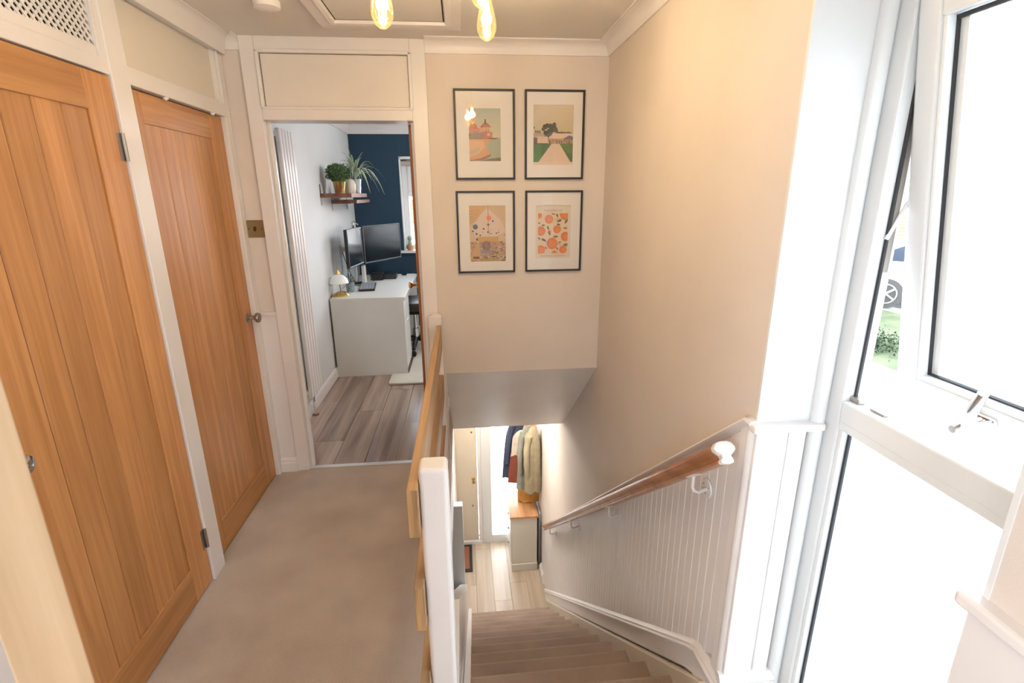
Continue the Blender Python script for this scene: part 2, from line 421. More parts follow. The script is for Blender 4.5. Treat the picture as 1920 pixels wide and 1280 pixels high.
for hz in (.217, 1.775):
    mb = MB().lathe([(.0, -.045), (.006, -.045), (.006, .045), (0, .045)], (-1.128, 1.952, hz), 'z', 12)
    for q in (-.015, .015): mb.lathe([(.0065, q-.0008), (.0065, q+.0008)], (-1.128, 1.952, hz), 'z', 12)
    mb.box(-1.136, -1.1335, 1.928, 1.953, hz-.045, hz+.045)
    build('hinge', mb, STEEL, d1, smooth=True)
for yy in (2.305, 2.70):
    mb = MB().lathe([(0, 0), (.009, 0), (.011, .008), (.006, .016), (0, .018)], (-1.152, yy, 1.988), 'x', 12)
    build('catch', mb, CREAM, d2, smooth=True)
# grey gap strip under door 2 and door 1
struct('trim_18', boxm(-1.19, -1.165, 1.15, 2.82, 0, .010), SEAL)

# ---- office door frame with panel above
s = MB()
s.box(-1.045, -.975, YB-.018, YB+BW+.01, 0, CZ)
s.box(-.23, -.152, YB-.018, YB+BW+.01, 0, CZ)
s.box(-.975, -.23, YB-.018, YB+BW+.01, 1.981, 2.036)
s.box(-.975, -.23, YB-.018, YB+BW+.01, 2.296, CZ)
struct('trim_19', s, WHITE, bevel=.003)
s = MB().box(-.955, -.243, YB-.006, YB+.01, 2.047, 2.284)
struct('trim_20', s, plain('warm_white_panel', (.78, .73, .68), .4), bevel=.001)
s = MB().box(-.975, -.958, YB-.026, YB, 2.036, 2.298).box(-.240, -.222, YB-.026, YB, 2.036, 2.298)
s.box(-.975, -.222, YB-.026, YB, 2.286, 2.303).box(-.975, -.222, YB-.022, YB, 2.030, 2.045)
struct('trim_21', s, WHITE, bevel=.004)
struct('trim_22', boxm(-.98, -.22, YB+.012, YB+.02, 2.03, 2.30), DARK)
s = MB().box(-.978, -.958, YB+.035, YB+.055, 0, 1.981).box(-.247, -.227, YB+.035, YB+.055, 0, 1.981)
struct('trim_23', s, WHITE, bevel=.002)
# sliver by the switch: wainscot, cap, skirting
struct('trim_24', boxm(-1.140, -1.044, YB-.010, YB, 0, .985), WHITE, bevel=.001)
struct('trim_25', boxm(-1.140, -1.044, YB-.018, YB, .975, .995), WHITE, bevel=.003)
s = MB().prism([(YB, 0), (YB-.026, 0), (YB-.026, .055), (YB-.020, .066), (YB-.022, .074), (YB-.012, .088), (YB, .09)], 'x', -1.14, -1.044)
struct('baseboard_back', s, WHITE)
sw = thing('light_switch', 'aged brass light switch plate beside the office door frame', 'switch', (-1.095, YB, 1.446))
build('plate', boxm(-1.140, -1.048, YB-.007, YB, 1.401, 1.491), BRASS, sw, bevel=.003)
build('rocker', MB().prism([(YB-.007, 1.435), (YB-.016, 1.440), (YB-.009, 1.458), (YB-.007, 1.458)], 'x', -1.100, -1.088), plain('dark_brass', (.12, .08, .05), .4, .8), sw)
for xx in (-1.127, -1.061):
    build('screw', MB().lathe([(0, -.0085), (.0035, -.0085), (.004, -.007), (.004, -.0065)], (xx, YB, 1.446), 'y', 12), plain('dark_brass', (.12, .08, .05), .4, .8), sw)

# ---- loft hatch, detector, ceiling light
h = thing('loft_hatch', 'white square loft hatch in a moulded ceiling frame', 'hatch', (-.28, 2.3, CZ))
mb = MB()
def arch(x0, x1, y0, y1, wdt):
    prof = [(0, -.004), (.006, -.014), (.022, -.018), (.034, -.010), (wdt-.02, -.016), (wdt-.004, -.014), (wdt, 0), (0, 0)]
    c = [(x0, y0, 1, 1), (x1, y0, -1, 1), (x1, y1, -1, -1), (x0, y1, 1, -1)]
    rings = [[(cx-sx_*q, cy-sy_*q, CZ+z+.0005) for q, z in prof] for cx, cy, sx_, sy_ in c]
    rings.append(rings[0]); mb.sweep(rings, caps=False)
arch(-.525, -.045, 2.06, 2.60, .078)
build('frame', mb, WHITE, h, smooth=True)
build('hatch_lid', boxm(-.519, -.051, 2.066, 2.589, CZ-.003, CZ+.005), CEIL, h)
build('shadow_gap', boxm(-.525, -.045, 2.06, 2.60, CZ-.0015, CZ), DARK, h)
mb = MB().lathe([(0, -.032), (.028, -.032), (.040, -.028), (.050, -.024), (.052, -.010), (.052, 0), (0, 0)], (-.745, 2.40, CZ), 'z', 36)
sd = build('smoke_detector', mb, WHITE, smooth=True); tag(sd, 'round white smoke detector on the landing ceiling', 'smoke alarm')

amber = mt = bpy.data.materials.new('amber_bulb_glass'); mt.use_nodes = True; t = mt.node_tree; t.nodes.clear()
o_ = t.nodes.new('ShaderNodeOutputMaterial'); a_ = t.nodes.new('ShaderNodeBsdfTransparent'); a_.inputs[0].default_value = (1, .86, .58, 1)
g_ = t.nodes.new('ShaderNodeBsdfGlossy'); g_.inputs[0].default_value = (1, .9, .7, 1); g_.inputs[1].default_value = .05
e_ = t.nodes.new('ShaderNodeEmission'); e_.inputs[0].default_value = (1, .72, .34, 1); e_.inputs[1].default_value = .10
ad_ = t.nodes.new('ShaderNodeAddShader')
lw = t.nodes.new('ShaderNodeLayerWeight'); lw.inputs[0].default_value = .3; mx_ = t.nodes.new('ShaderNodeMixShader')
t.links.new(lw.outputs['Facing'], mx_.inputs[0]); t.links.new(a_.outputs[0], mx_.inputs[1]); t.links.new(g_.outputs[0], mx_.inputs[2])
t.links.new(mx_.outputs[0], ad_.inputs[0]); t.links.new(e_.outputs[0], ad_.inputs[1]); t.links.new(ad_.outputs[0], o_.inputs[0])
FIL = emit_mat('glowing_filament', (1, .78, .45), 30)
cl = thing('ceiling_light', 'brass ceiling light with bare amber filament bulbs', 'lamp', (-.02, 1.74, CZ))
build('ceiling_plate', MB().lathe([(0, -.03), (.05, -.03), (.06, -.022), (.06, 0), (0, 0)], (-.02, 1.74, CZ), 'z', 32), GOLD, cl, smooth=True)
def bulb(x, y, zb):
    # arm and holder
    mb = MB().tube([(-.02, 1.74, CZ-.025), ((x-.02)/2, (y+1.74)/2, CZ-.045), (x, y, CZ-.06), (x, y, zb+.165)], .006, 10)
    build('arm', mb, GOLD, cl, smooth=True)
    hd = build('lamp_holder', MB().lathe([(0, .185), (.012, .185), (.020, .172), (.021, .135), (.018, .132), (0, .132)], (x, y, zb), 'z', 20), GOLD, cl, smooth=True)
    b = build('bulb', MB().lathe([(0, 0), (.010, .002), (.022, .012), (.030, .028), (.032, .042), (.030, .060), (.024, .088), (.017, .112), (.014, .134)], (x, y, zb), 'z', 28), amber, cl, smooth=True)
    fl = MB()
    for k in range(6):
        a = k/6*2*math.pi
        fl.tube([(x+.006*math.cos(a), y+.006*math.sin(a), zb+.112), (x+.010*math.cos(a+.5), y+.010*math.sin(a+.5), zb+.050)], .0024, 6)
    f = build('filament', fl, FIL, b)
    build('stem', MB().lathe([(0, .012), (.004, .014), (.003, .03), (.004, .1), (.009, .13), (0, .13)], (x, y, zb), 'z', 10), plain('frosted_stem', (.9, .8, .6), .3), b, smooth=True)
    l = bpy.data.lights.new('bulb_light', 'POINT'); l.energy = BULB_W; l.color = (1, .88, .74); l.shadow_soft_size = .02
    lo = bpy.data.objects.new('bulb_light', l); COL.objects.link(lo); lo.parent = cl; lo.location = Vector((x, y, zb+.07))-Vector((-.02, 1.74, CZ))
bulb(-.201, 1.65, 2.064); bulb(.103, 1.84, 2.088); bulb(.077, 1.60, 2.105)

# ================================================================== RIGHT WALL PANELLING
pn = sroot('wall_panelling', (XR, 1.24, 0))
yy = 1.262; pb = .10
def dado_top(y): return nose(y)+.975
def skt(y): return max(nose(y)+.165, .085) if y < 1.374 else nose(y)+.165
while yy < 4.75:
    y1 = min(yy+pb, 4.76); e = .0035
    if y1-yy < .02: break
    xf = XR-.010; mb = MB()
    # board with V edges, sloped ends
    cs = [(XR-.001, yy), (xf+e, yy), (xf, yy+e), (xf, (yy+y1)/2-.002), (xf+.0022, (yy+y1)/2), (xf, (yy+y1)/2+.002), (xf, y1-e), (xf+e, y1), (XR-.001, y1)]
    lo = [(a, b, max(skt(b)-.02, LZ)) for a, b in cs]; hi = [(a, b, dado_top(b)) for a, b in cs]
    mb.sweep([lo, hi]); build('board', mb, WHITE, pn); yy += pb
build('corner_bead', MB().lathe([(.0, .08), (.016, .08), (.016, .985), (0, .985)], (XR-.001, 1.222, 0), 'z', 14), WHITE, pn, smooth=True)
build('corner_strip', boxm(XR-.014, XR, 1.222, 1.262, .05, .985), WHITE, pn, bevel=.002)
build('end_strip', boxm(XR-.014, XR, 4.752, 4.79, LZ, dado_top(4.77)), WHITE, pn, bevel=.002)
# dado rail down the stairs
def slope_sweep(name, prof, x, pts, mt, parent=None, **k):
    """prof: (out from wall, up); pts: (y,z) path"""
    rings = [[(x-a, y, z+b) for a, b in prof] for y, z in pts]
    return build(name, MB().sweep(rings), mt, parent, smooth=True, **k)
dr = [(0, -.012), (.013, -.012), (.016, 0), (.024, .006), (.027, .014), (.022, .022), (0, .024)]
build_d = slope_sweep('dado_rail', dr, XR, [(1.205, .982), (1.238, .982), (4.76, dado_top(4.76))], WHITE, pn)
# skirting board
sk = [(0, -.132), (.030, -.132), (.030, -.045), (.033, -.041), (.033, -.034), (.024, -.028), (.026, -.018), (.014, -.004), (0, 0)]
s = slope_sweep('baseboard_right', sk, XR, [(1.20, .09), (1.345, .085), (1.40, nose(1.40)+.185), (4.62, nose(4.62)+.185), (4.68, LZ+.10), (4.87, LZ+.10)], WHITE)
s['kind'] = 'structure'
s = MB().prism([(1.21, -.3), (1.21, .015), (1.26, .015), (4.22, nose(4.22)+.052), (4.30, LZ+.12), (4.30, LZ), (4.0, LZ), (1.45, -.45)], 'x', .752, .786)
struct('trim_26', s, plain('stringer_paint', (.72, .64, .54), .4), bevel=.002)

# recess wainscot (far reveal)
rw = sroot('wall_reveal_panelling', (.87, 1.21, 0))
for a, b in ((XR+.012, .892), (.894, .945)):
    build('board', MB().prism([(a, 1.2105), (a, 1.204), (a+.003, 1.201), (b-.003, 1.201), (b, 1.204), (b, 1.2105)], 'z', .02, .985), WHITE, rw)
build('cap_rail', boxm(XR-.024, .985, 1.180, 1.215, .975, .998), WHITE, rw, bevel=.006)
build('edge_strip', boxm(XR-.006, XR+.014, 1.196, 1.212, .02, .98), WHITE, rw, bevel=.004)
s = MB().prism([(1.211, -.01), (1.178, -.01), (1.178, .06), (1.186, .075), (1.183, .088), (1.196, .112), (1.211, .115)], 'x', XR-.02, .965)
struct('baseboard_reveal', s, WHITE)
# near wall wainscot
nw = sroot('wall_near_panelling', (XR, .4, 0))
yy = .585
for k in range(8):
    a, b = yy-.1, yy
    build('board', MB().prism([(XR-.001, a), (XR-.009, a), (XR-.012, a+.003), (XR-.012, b-.003), (XR-.009, b), (XR-.001, b)], 'z', 0, .975), WHITE, nw); yy -= .1
build('cap_rail', boxm(XR-.030, XR+.01, -.4, .597, .972, .998), WHITE, nw, bevel=.007)

# ================================================================== WINDOW 1 (stair window)
w1 = sroot('window_1', (1.02, .89, 0))
WX = .99
Yn, Yf = .576, 1.213
def frame_bar(n, y0, y1, z0, z1, x0=WX, x1=WX+.065, par=None, mt=UPVC, bev=.005): return build(n, boxm(x0, x1, y0, y1, z0, z1), mt, par or w1, bevel=bev)
frame_bar('jamb', 1.150, Yf, 0, 2.14); frame_bar('jamb', Yn, .64, 0, 2.14)
frame_bar('head', .64, 1.15, 2.012, 2.14); frame_bar('sill_rail', .64, 1.15, 0, .05)
tr = frame_bar('transom', .64, 1.15, 1.020, 1.080)
build('transom_bead', boxm(WX+.002, WX+.012, .64, 1.15, .998, 1.024), UPVC, w1, bevel=.004)
build('glazing_bead', boxm(WX+.006, WX+.030, 1.136, 1.152, .05, 1.0), UPVC, w1, bevel=.004)
build('seal', boxm(WX+.022, WX+.034, 1.128, 1.137, .05, 1.0), SEAL, w1)
build('seal', boxm(WX+.030, WX+.036, 1.143, 1.1505, 1.08, 2.045), SEAL, w1)
build('pane', boxm(WX+.028, WX+.034, .65, 1.14, .05, 1.02), FROST, w1)
# sash, top hung, opened outwards
a = R(9.0)
sash = bpy.data.objects.new('sash', None); COL.objects.link(sash); sash.parent = w1
hx, hz = WX-.005, 2.008
sash.location = (hx-1.02, 0, hz); sash.rotation_euler = (0, -a, 0)
ORG['sash'] = (0, 0, 0)
# local: x = thickness (0..-.06 towards the room?), y world-.89, z down negative
H = .915; ya, yb = .645-.89, 1.142-.89
def sb(n, x0, x1, y0, y1, z0, z1, mt=UPVC, bev=.006): return build(n, boxm(x0, x1, y0, y1, z0, z1), mt, sash, world=False, bevel=bev)
sb('stile', 0, .06, yb-.055, yb, -H, 0); sb('stile', 0, .06, ya, ya+.055, -H, 0)
sb('top_rail', 0, .06, ya+.055, yb-.055, -.055, 0); sb('bottom_rail', 0, .06, ya+.055, yb-.055, -H, -H+.055)
sb('bead', .004, .03, yb-.066, yb-.054, -H+.05, -.05); sb('bead', .004, .03, ya+.054, yb-.054, -H+.054, -H+.066)
sb('seal', .024, .034, yb-.070, yb-.064, -H+.06, -.06, SEAL, 0); sb('seal', .024, .034, ya+.06, yb-.06, -H+.064, -H+.070, SEAL, 0)
sb('spacer', .031, .0345, yb-.088, yb-.069, -H+.07, -.066, UPVC, 0)
sb('seal', .024, .034, ya+.06, yb-.06, -.066, -.057, SEAL, 0)
sb('pane', .034, .040, ya+.05, yb-.05, -H+.05, -.05, FROST, 0)
# handle on the bottom rail
hy = .905-.89
mb = MB().box(-.012, 0, hy-.030, hy+.030, -H+.016, -H+.040)
build('handle_base', mb, CHROME, sash, world=False, bevel=.006)
mb = MB().tube([(-.010, hy, -H+.028), (-.045, hy+.004, -H+.026)], .008, 12)
mb.tube([(-.042, hy+.012, -H+.012), (-.046, hy, -H+.030), (-.052, hy-.020, -H+.075), (-.052, hy-.036, -H+.115)], [.009, .011, .012, .010], 12)
build('handle', mb, CHROME, sash, world=False, smooth=True)
build('handle_button', MB().lathe([(0, -.062), (.009, -.062), (.009, -.046), (0, -.046)], (0, hy+.014, -H+.010), 'x', 14), STEEL, sash, world=False, smooth=True)
# stay arm and strikers
build('stay_arm', MB().tube([(WX+.03, 1.145, 1.50), (WX+.075, 1.135, 1.62), (WX+.045, 1.140, 1.95)], .005, 6), UPVC, w1)
build('stay_track', boxm(WX+.034, WX+.050, 1.144, 1.1500, 1.42, 2.0), STEEL, w1)
build('striker', boxm(WX+.018, WX+.040, 1.118, 1.148, 1.080, 1.094), STEEL, w1, bevel=.002)
build('striker', boxm(WX+.022, WX+.036, 1.040, 1.085, 1.080, 1.086), STEEL, w1, bevel=.002)

# ================================================================== STAIRS
st = thing('staircase', 'carpeted flight of stairs going down to the front hall', 'stairs', (.36, 1.24, 0))
prof0 = [(.05, -.02)]
for k in range(0, 13):
    yk = 1.238+.24*k; zk = -.2*k
    yb_ = yk-.27 if k else 1.15
    pr = [(yb_, zk-.02), (yb_, zk), (yk-.022, zk), (yk-.008, zk-.003), (yk, zk-.012), (yk+.001, zk-.022), (yk-.006, zk-.032), (yk-.020, zk-.038), (yk-.024, zk-.202)]
    pr.append((yk-.06, zk-.202)); pr.append((yk-.06, zk-.02))
    if k == 12: pr = [(a, max(b, LZ)) for a, b in pr]
    if k == 0: x0, x1 = -.055, .778
    else: x0, x1 = -.028, .752
    build('stair_step', MB().prism(pr, 'x', x0, x1), STAIRC if k else CARPET, st, smooth=True)
s = MB().prism([(1.20, -.3), (1.20, -.02), (4.20, nose(4.20)+.04), (4.26, LZ+.1), (4.26, LZ), (4.0, LZ)], 'x', -.060, -.028)
struct('trim_27', s, WHITE, bevel=.003)
struct('wall_stair_side', MB().prism([(1.24, -2.6), (1.24, -.02), (1.75, -.02), (4.08, nose(4.08)+.35), (4.08, -2.6)], 'x', -.128, -.062), UPVC)
struct('trim_28', boxm(-.128, -.108, 1.242, YB, -.25, .012), WHITE, bevel=.003)

# ================================================================== BALUSTRADE
bl = thing('balustrade', 'landing balustrade of three pine planks bolted to white newel posts', 'balustrade', (-.12, 1.2, 0))
build('newel_post', boxm(-.133, -.058, 1.165, 1.240, -.30, .935), WHITE, bl, bevel=.012, seg=4)
mb = MB().box(-.205, -.131, 2.815, YB-.001, 0, .945)
mb.add([(-.205, 2.815, .945), (-.131, 2.815, .945), (-.131, YB-.001, .945), (-.205, YB-.001, .945), (-.168, 2.85, .966)], [(0, 1, 4), (1, 2, 4), (2, 3, 4), (3, 0, 4), (0, 3, 2, 1)])
build('half_newel', mb, WHITE, bl, bevel=.002)
for zt in (.900, .600, .275):
    p = build('rail_plank', boxm(-.1605, -.1335, 1.130, 2.845, zt-.138, zt), [PINE], bl, bevel=.003)
    e = build('plank_end', boxm(-.1600, -.1340, 1.1288, 1.1306, zt-.1375, zt-.0005), PINEEND, p)
    if False:
        pass

# ================================================================== HANDRAIL
hr = thing('handrail', 'wooden handrail on white brackets down the right stair wall', 'handrail', (.72, 1.23, .88))
P0, P1 = Vector((.725, 1.235, .893)), Vector((.725, 4.24, -1.555))
def rail_pt(y): return P0+(P1-P0)*((y-P0.y)/(P1.y-P0.y))
prof = [(-.012, -.028), (.012, -.028), (.017, -.025), (.017, -.018), (.013, -.014), (.014, -.006), (.022, .0), (.029, .008), (.029, .016), (.022, .026), (.010, .031), (-.010, .031), (-.022, .026), (-.029, .016), (-.029, .008), (-.022, 0), (-.014, -.006), (-.013, -.014), (-.017, -.018), (-.017, -.025)]
d_ = (P1-P0).normalized(); upv = Vector((1, 0, 0)).cross(d_).normalized()
if upv.z < 0: upv = -upv
def ringat(c, sc=1.0): return [c+Vector((1, 0, 0))*a*sc+upv*b*sc for a, b in prof]
build('rail', MB().sweep([ringat(P0), ringat(P1)]), HANDW, hr, smooth=True)
build('end_cap', MB().sweep([ringat(P0-d_*.020, .8), ringat(P0-d_*.016, 1.06), ringat(P0+d_*.003, 1.08)]), WHITE, hr, smooth=True)
for by in (1.41, 2.27, 3.14, 4.0):
    c = rail_pt(by)-upv*.029; wall = XR-.011
    mb = MB().tube([c, c-Vector((0, 0, .042)), c+Vector((.006, 0, -.056)), c+Vector((.022, 0, -.062)), (wall, by, c.z-.062)], .0060, 10)
    br = build('bracket', mb, WHITE, hr, smooth=True)
    s = MB().box(-.014, .014, -.03, .03, -.002, .002)
    ang = math.atan2(d_.z, d_.y); s.xf(Matrix.Translation(c) @ Matrix.Rotation(ang, 4, 'X'))
    build('saddle', s, WHITE, br)
    build('wall_plate', MB().lathe([(0, 0), (.030, 0), (.032, -.002), (.030, -.006), (0, -.007)], (wall, by, c.z-.062), 'x', 24), WHITE, br, smooth=True)
    for q in range(3):
        aa = q*2*math.pi/3+.5
        build('screw', MB().lathe([(0, -.008), (.003, -.008), (.0035, -.005)], (wall, by+.019*math.cos(aa), c.z-.062+.019*math.sin(aa)), 'x', 8), STEEL, br)

# ================================================================== PICTURES ON THE BACK WALL
FC = {}
def flat(c, r=.8):
    k = 'print_ink_%02x%02x%02x' % tuple(int(v*255) for v in c)
    return plain(k, c, r)
def picture(lab, x0, x1, z0, z1, paint, win, win2=None):
    y = YB; T = .018; fw = .0105
    p = thing('framed_picture', lab, 'picture', ((x0+x1)/2, YB, (z0+z1)/2), group='framed pictures on the back wall')
    for a in ((x0, x0+fw, z0, z1), (x1-fw, x1, z0, z1), (x0+fw, x1-fw, z0, z0+fw), (x0+fw, x1-fw, z1-fw, z1)):
        build('frame_bar', boxm(a[0], a[1], y-T, y-.001, a[2], a[3]), BLACKM, p, bevel=.001, seg=1)
    wx0, wx1, wz0, wz1 = win
    mt_ = MB(); ym = y-.010
    for a in ((x0+fw, wx0, z0+fw, z1-fw), (wx1, x1-fw, z0+fw, z1-fw), (wx0, wx1, z0+fw, wz0), (wx0, wx1, wz1, z1-fw)):
        mt_.box(a[0], a[1], ym, ym+.002, a[2], a[3])
    build('mount', mt_, MOUNT, p)
    W, Hh = wx1-wx0, wz1-wz0
    cols = []; mb = MB(); lay = [0]
    def poly(pts, c):
        if c not in cols: cols.append(c)
        mb.m = cols.index(c); lay[0] += 1
        yy = y-.0060-.00001*lay[0]
        mb.add([(wx0+min(max(u, 0), 1)*W, yy, wz1-min(max(v, 0), 1)*Hh) for u, v in pts], [tuple(range(len(pts)))])
    def disc(u, v, r, c, n=14, sx_=1, rot=0):
        poly([(u+(math.cos(t)*r*sx_*math.cos(rot)-math.sin(t)*r*math.sin(rot)), v+(math.cos(t)*r*sx_*math.sin(rot)+math.sin(t)*r*math.cos(rot))*W/Hh) for t in [2*math.pi*k/n for k in range(n)]], c)
    paint(poly, disc)
    pr = build('print', mb, [flat(c) for c in cols], p)
    build('glass', boxm(x0+fw, x1-fw, y-.0135, y-.0125, z0+fw, z1-fw), PGLASS, p)
    return p, pr
def rect(poly, u0, v0, u1, v1, c): poly([(u0, v0), (u1, v0), (u1, v1), (u0, v1)], c)
rng = random.Random(3)
def sea(poly, disc):
    rect(poly, 0, 0, 1, 1, (.62, .58, .46)); 
    for k in range(6): rect(poly, 0, k*.09, 1, k*.09+.1, (.50+.03*k, .52+.015*k, .44-.005*k))
    rect(poly, 0, .55, 1, 1, (.42, .46, .36))
    poly([(0, .56), (.62, .56), (.70, .60), (.55, .68), (.60, .78), (.70, .86), (.60, .92), (.35, .97), (0, 1)], (.66, .40, .24))
    poly([(0, .60), (.45, .60), (.5, .72), (.3, .85), (0, .92)], (.75, .50, .32))
    poly([(.0, .80), (.35, .72), (.30, .82), (0, .88)], (.60, .50, .38))
    poly([(.36, .94), (.70, .86), (.66, .91), (.4, .985), (0, 1), (0, .985)], (.36, .20, .13))
    rect(poly, 0, .55, .9, .575, (.40, .20, .16))
    rect(poly, .38, .44, .74, .56, (.55, .24, .17)); rect(poly, 0, .44, .40, .56, (.14, .13, .11))
    rect(poly, 0, .37, .4, .46, (.62, .30, .20)); rect(poly, .34, .34, .66, .44, (.66, .38, .26))
    poly([(.34, .35), (.44, .29), (.62, .29), (.72, .35)], (.50, .21, .14)); poly([(.42, .30), (.52, .25), (.64, .30)], (.40, .18, .13))
    rect(poly, .50, .20, .54, .28, (.09, .06, .05)); rect(poly, .08, .12, .20, .38, (.62, .36, .24)); poly([(.06, .28), (.22, .28), (.3, .38), (0, .38)], (.60, .26, .16))
    for k in range(9): rect(poly, .03+k*.042, .46, .05+k*.042, .555, (.55, .50, .40))
    for k in range(16): u = .02+rng.random()*.6; v = .31+rng.random()*.22; rect(poly, u, v, u+.025, v+.02, (.30, .12, .09))
    disc(.62, .49, .045, (.74, .50, .42)); poly([(.62, .55), (.92, .555), (.80, .58), (.62, .575)], (.24, .14, .10))
    poly([(.70, .95), (1, .93), (1, 1), (.30, 1)], (.22, .20, .14))
picture('black framed print of a castle by a sandy beach', -.019, .300, 1.690, 2.137, sea, (.057, .224, 1.785, 2.045))
def lawn(poly, disc):
    for k in range(8): rect(poly, 0, k*.06, 1, k*.06+.07, (.66-.012*k, .56-.01*k, .43-.018*k))
    rect(poly, 0, .46, 1, .62, (.50, .34, .26))
    for k in range(26): a = rng.random()*6.28; q = rng.random()**.5; disc(.42+q*.17*math.cos(a), .40+q*.10*math.sin(a), .05, rng.choice([(.055, .05, .035), (.09, .08, .05), (.04, .045, .03)]), 8)
    for k in range(14): disc(.62+k*.025, .475-.02*rng.random(), .03, (.10, .07, .05), 8)
    poly([(.36, .55), (.50, .47), (.85, .465), (1, .47), (1, .56)], (.74, .55, .44)); poly([(.24, .53), (.44, .44), (.48, .46), (.36, .56)], (.13, .15, .18))
    poly([(.74, .56), (.90, .50), (1, .52), (1, .57)], (.16, .16, .20)); rect(poly, .08, .52, .36, .63, (.68, .52, .38))
    rect(poly, 0, .54, .1, .64, (.16, .10, .09)); poly([(0, .34), (.04, .38), (.02, .40)], (.05, .08, .04))
    for u in (.04, .09, .14): poly([(u, .42), (u+.03, .42), (u+.04, .47), (u+.01, .46)], (.03, .07, .04))
    for k in range(30): u = .38+rng.random()*.6; rect(poly, u, .56+rng.random()*.03, u+.018, .645, rng.choice([(.09, .05, .04), (.40, .20, .13), (.05, .06, .05), (.50, .34, .18)]))
    rect(poly, 0, .635, 1, .95, (.085, .17, .035)); rect(poly, 0, .80, .2, .95, (.06, .19, .045)); rect(poly, .8, .80, 1, .95, (.05, .12, .03))
    poly([(.46, .64), (.66, .64), (.95, .95), (.13, .95)], (.70, .54, .42)); rect(poly, 0, .95, 1, 1, (.74, .58, .46))
picture('black framed print of a white marquee on a green lawn', .353, .674, 1.690, 2.137, lawn, (.40, .615, 1.765, 2.065))
def tent(poly, disc):
    rect(poly, 0, 0, 1, 1, (.66, .50, .34))
    poly([(0, 0), (.5, 0), (.2, .25), (0, .35)], (.66, .42, .20)); poly([(.5, 0), (1, 0), (1, .3), (.8, .2)], (.64, .46, .28)); poly([(.25, .20), (.5, .05), (.85, .25), (1, .45), (.6, .6), (.2, .6), (.05, .4)], (.72, .58, .48))
    for k in range(5): poly([(0, .1+k*.05), (.28, .06+k*.045), (.28, .065+k*.045), (0, .11+k*.05)], (.50, .30, .14))
    rect(poly, .2, .55, .8, .66, (.60, .36, .14)); rect(poly, .515, 0, .525, .48, (.14, .11, .09))
    disc(.54, .22, .066, (.75, .20, .09)); disc(.16, .375, .07, (.10, .15, .18)); disc(.09, .45, .026, (.10, .09, .13))
    for u, v, r_ in ((.65, .275, .026), (.39, .41, .026), (.51, .47, .026), (.80, .475, .018), (.745, .49, .022), (.29, .525, .022), (.19, .5, .03), (.60, .50, .016), (.56, .485, .014), (.36, .47, .01), (.53, .51, .012), (.97, .52, .014), (.52, .33, .022), (.2, .6, .03), (.52, .365, .012)): disc(u, v, r_, (.06, .07, .07))
    disc(.57, .44, .035, (.75, .42, .34)); disc(.83, .43, .035, (.75, .42, .34))
    poly([(.44, .32), (.52, .34), (.6, .32), (.52, .355)], (.10, .10, .07)); rect(poly, .02, .64, 1, 1, (.50, .32, .18))
    for k in range(150):
        u = rng.random(); v = .63+rng.random()*.36; c = rng.choice([(.16, .08, .05), (.36, .14, .07), (.60, .46, .36), (.66, .56, .50), (.10, .07, .06), (.42, .20, .08), (.24, .16, .14)])
        rect(poly, u, v, u+.02+.05*rng.random(), v+.01+.02*rng.random(), c)
    poly([(.2, .65), (.28, .72), (.28, .98), (.02, .98), (.02, .88)], (.62, .38, .18)); poly([(.26, .68), (.66, .68), (.62, .86), (.30, .86)], (.46, .34, .30)); disc(.45, .72, .14, (.30, .17, .12), 12, 1.0)
    for k in range(30): disc(.27+.38*rng.random(), .66+.16*rng.random(), .014, rng.choice([(.06, .05, .03), (.55, .25, .14), (.7, .6, .55), (.2, .1, .08)]), 6)
    rect(poly, .30, .80, .6, .85, (.30, .27, .30)); rect(poly, .35, .95, .78, 1, (.42, .34, .10)); rect(poly, .08, .91, .25, .95, (.22, .07, .03)); rect(poly, .6, .90, .74, .92, (.10, .05, .03))
picture('black framed print of a marquee dinner with hanging paper balls', -.024, .297, 1.186, 1.632, tent, (.045, .245, 1.25, 1.555))
OR, LF, LF2 = (.72, .20, .06), (.12, .12, .05), (.16, .20, .10)
